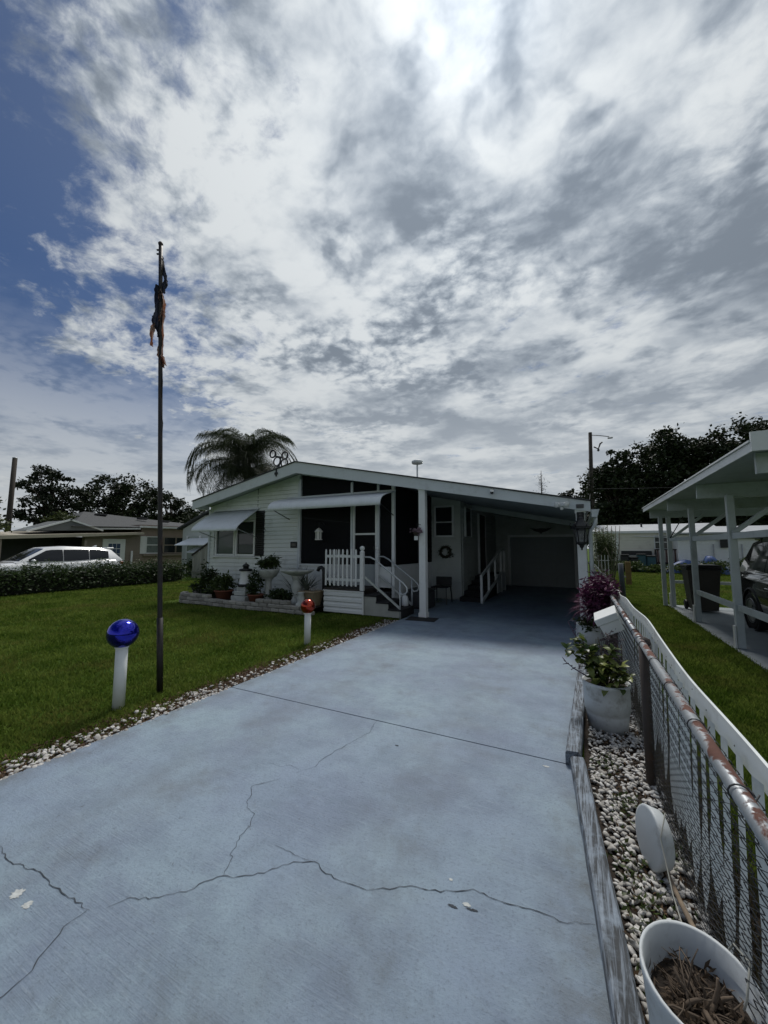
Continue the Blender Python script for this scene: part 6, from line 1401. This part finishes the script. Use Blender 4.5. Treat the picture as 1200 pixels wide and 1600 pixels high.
tree('oak_tree', 'smaller dark oak behind the flagpole, right of the broad one', -38, 25.6, 7.4, [(0, -0.6, 6.2, 1.8, 1.5, 1.0), (0, 1.2, 5.2, 1.8, 1.5, 1.0), (0, 0, 4.0, 2.2, 2.6, 1.0)], 5600, 0.26, OAK, 73, 'trees behind the tan house')
tree('oak_tree', 'dark tree low behind the roof corner of the grey shed', -40, 30.5, 6.2, [(0, 0, 4.9, 2.0, 1.8, 0.9), (0, -1.5, 4.2, 1.6, 1.4, 0.9), (0, 1.8, 4.0, 1.6, 1.6, 0.9)], 5000, 0.26, OAK, 74, 'trees behind the tan house')
tree('bamboo_clump', 'yellowish green feathery tree at the left edge beside the carport', -26.5, 7.6, 5.0, [(0, -1.0, 4.0, 0.9, 1.0, 1.0), (0, 0.0, 3.4, 1.0, 1.0, 1.1), (0, 0.5, 2.6, 0.9, 0.7, 0.9), (0, -1.6, 2.8, 1, 1.0, 1.0)], 5200, 0.16, BAM, 75, trunk_r=0.12)
tree('bamboo_clump', 'green leafy treetop poking above the tan house gable', -28.5, 11.9, 3.7, [(0, 0, 3.25, 0.7, 1.0, 0.35), (0, 0.7, 3.05, 0.5, 0.7, 0.25)], 1100, 0.16, BAM, 76, trunk_r=0.08)
big = [('large dark oak over the white building, rightmost', 13.6, 45, [(0, 0, 10.9, 2.8, 2.6, 1.9), (2.4, 0, 10.4, 2.5, 2.5, 1.8), (0, 0, 8.2, 3.6, 3, 2.0), (0.5, 0, 5.2, 4, 3, 2.0), (0, 0, 3.0, 4, 3, 1.6)], 25000),
       ('large dark oak above the gap between the two back homes', 8.3, 46, [(-0.3, 0, 11.0, 2.7, 2.5, 1.9), (1.8, 0, 9.9, 2.4, 2.4, 1.8), (-1, 0, 8.4, 3, 3, 2.0), (0.5, 0, 5.4, 3.8, 3, 2.0), (0, 0, 3.0, 4, 3, 1.6)], 25000),
       ('dark oak behind the utility pole over the cream home', 3.6, 45, [(0, 0, 9.6, 2.1, 2.2, 1.7), (-1.4, 0, 8.2, 1.9, 2.0, 1.6), (0.6, 0, 7.0, 2.6, 2.6, 1.8), (0, 0, 4.8, 3.2, 3, 2.0), (0, 0, 2.8, 3.4, 3, 1.6)], 21000),
       ('low dark oak behind the carport corner, leftmost of the right hand trees', -0.4, 47, [(0, 0, 6.6, 1.4, 1.6, 1.1), (1.2, 0, 5.6, 1.8, 1.8, 1.4), (0.5, 0, 3.8, 2.4, 2.2, 1.6)], 7000)]
for i, (lb, x, y, cr, n) in enumerate(big): tree('oak_tree', lb, x, y, 11, cr, n, 0.32, OAK, 81 + i, 'oaks behind the back homes', trunk_r=0.4)
tree('oak_tree', 'dark oak right behind the carport roof at the picture edge', 19.5, 47, 12, [(0, 0, 10.6, 3.0, 2.8, 2.2), (-1, 0, 7.6, 3.4, 3, 2.4), (0, 0, 4.4, 4, 3, 2.4)], 12000, 0.32, OAK, 90, 'oaks behind the back homes', trunk_r=0.4)
# spindly bare conifer
t = E('spindly_conifer', (-3.1, 40, 0), 'thin sparse conifer top rising behind the house roof', 'tree'); O('trunk', MB().tube([(-3.1, 40, 0), (-3.1, 40, 5), (-3.08, 40, 9.0)], [0.12, 0.08, 0.02], 6), BARK, t)
rg = random.Random(3); m = MB()
for i in range(46):
    z = 4.5 + 4.3 * i / 46; a = rg.uniform(0, 6.28); L = rg.uniform(0.25, 0.62) * (1.15 - 0.17 * (z - 4.5)); m.tube([(-3.1, 40, z), (-3.1 + math.cos(a) * L, 40 + math.sin(a) * L, z + L * rg.uniform(0.0, 0.5))], [0.025, 0.012], 4, False)
O('branches', m, BARK, t); P = np.array([(-3.1, 40, 0)]) + np.stack([rng.normal(size=350) * 0.24, rng.normal(size=350) * 0.24, 4.6 + 4.0 * rng.random(350)], 1); V, F = leaves(P, 0.13, rng, 0.3); O('crown', npmesh('conifer_leaf', V, F), PINE, t)

# queen palm
t = E('queen_palm', (-21.3, 20, 0), 'queen palm with drooping feathery fronds behind the house', 'palm tree')
O('trunk', MB().tube([(-21.3, 20, -0.05), (-21.35, 20, 3), (-21.3, 20, 6.9)], [0.26, 0.2, 0.17], 10), BARK, t)
O('crown_shaft', MB().lathe([(0.17, 6.5), (0.30, 6.9), (0.34, 7.3), (0.22, 7.9), (0.08, 8.4)], (-21.3, 20, 0), 12), M('palm_boot', (0.06, 0.05, 0.03), 0.9, 0.3, 4), t)
PALM = leafmat('palm_leaf', (0.03, 0.042, 0.02), (0.075, 0.09, 0.045), 0.5, 0.3)
fm = []
for q in range(4):
    rg = random.Random(100 + q); m = MB(); L = 4.7 + 0.3 * q; pts = []; p = Vector((0, 0, 0)); ang = R(66 - 3 * q); 
    for i in range(13): pts.append(p.copy()); p = p + Vector((math.cos(ang), 0, math.sin(ang))) * L / 12; ang -= R(10.8 + 1.1 * q)
    m.tube(pts, [0.035 * (1 - i / 13) + 0.006 for i in range(13)], 5, False)
    for i in range(150):
        u = 0.08 + 0.92 * i / 150; f = u * 12; a_ = min(11, int(f)); p = pts[a_].lerp(pts[a_ + 1], f - a_); ll = 1.25 * math.sin(min(1, u * 1.5 + 0.25) * math.pi * 0.62 + 0.25) * (1.15 - 0.45 * u)
        for s_ in (-1, 1):
            d = Vector((0.35, s_ * rg.uniform(0.5, 1.0), rg.uniform(-0.3, 0.4))).normalized(); e = p + d * ll * 0.45; e2 = e + Vector((0.08, s_ * 0.12, -0.9 * rg.uniform(0.6, 1.3))) * ll; w_ = Vector((0.010, 0, 0))
            m.add([p - w_, p + w_, e + w_, e - w_, e2], [(0, 1, 2, 3), (3, 2, 4)])
    me = m.mesh('frond'); me.materials.append(PALM); fm.append(me)
rg = random.Random(9)
for i in range(46):
    a = i * 2.3999 + rg.uniform(-0.2, 0.2); ti = (rg.uniform(-0.55, 0.35) if i < 26 else rg.uniform(0.2, 1.05)); f = O('frond', fm[i % 4], None, t, loc=(-21.3, 20, 7.4 - 0.5 * (i >= 24))); f.rotation_euler = (0, ti, a); s_ = rg.uniform(0.85, 1.05); f.scale = (s_, s_, s_)

# ------------------------------------------------------------------ poles and wires
WOOD = M('pole_wood', (0.045, 0.038, 0.032), 0.9, 0.3, 4)
t = E('utility_pole', (1.0, 34, 0), 'wooden utility pole with vines and a lamp arm behind the carport corner', 'utility pole')
O('pole', MB().tube([(0.85, 34, -0.1), (0.98, 34, 5), (1.10, 34, 10.6)], [0.17, 0.155, 0.13], 10), WOOD, t)
O('arm', MB().tube([(1.1, 34, 10.4), (1.8, 34, 10.25), (2.4, 34, 10.1)], 0.03, 6), BLACK, t); O('lamp_head', MB().box((2.45, 34, 10.0), (0.35, 0.2, 0.12), bev=0.03), STEEL, t)
O('bracket', MB().tube([(1.3, 33.9, 9.4), (1.6, 33.9, 9.2), (1.75, 33.9, 9.6), (1.9, 33.9, 9.7)], 0.06, 6), BLACK, t); O('insulator', MB().lathe([(0.05, 0), (0.1, 0.1), (0.05, 0.2)], (1.6, 33.9, 9.0), 8), BLACK, t)
leafy('vine', (0.95, 34, 5.4), (0.30, 0.30, 2.4), 900, 0.22, OAK, t, seed=95)
t = E('utility_pole', (-38, 12.9, 0), 'bare wooden utility pole above the far left treetops', 'utility pole'); O('pole', MB().tube([(-36, 12.2, -0.1), (-36, 12.25, 7.9)], [0.17, 0.14], 10), WOOD, t); O('pole_cap', MB().lathe([(0.14, 7.9), (0.15, 7.95), (0.001, 8.0)], (-36, 12.25, 0), 10), STEEL, t)
def wire(a, b, sag, label):
    A, B = Vector(a), Vector(b); O('overhead_wire', MB().tube([A.lerp(B, i / 16) - Vector((0, 0, sag * 4 * (i / 16) * (1 - i / 16))) for i in range(17)], 0.018, 5, False), BLACK, label=label, cat='wire', group='overhead wires')
wire((0.9, 34, 6.0), (-7.5, 36, 5.9), 0.25, 'overhead wire running left from the utility pole over the roof'); wire((0.9, 34, 6.1), (22, 40, 6.6), 0.25, 'overhead wire running right from the utility pole across the oaks')
wire((0.9, 34, 5.8), (0.3, 19, 3.0), 0.3, 'service wire dropping from the utility pole towards the carport')
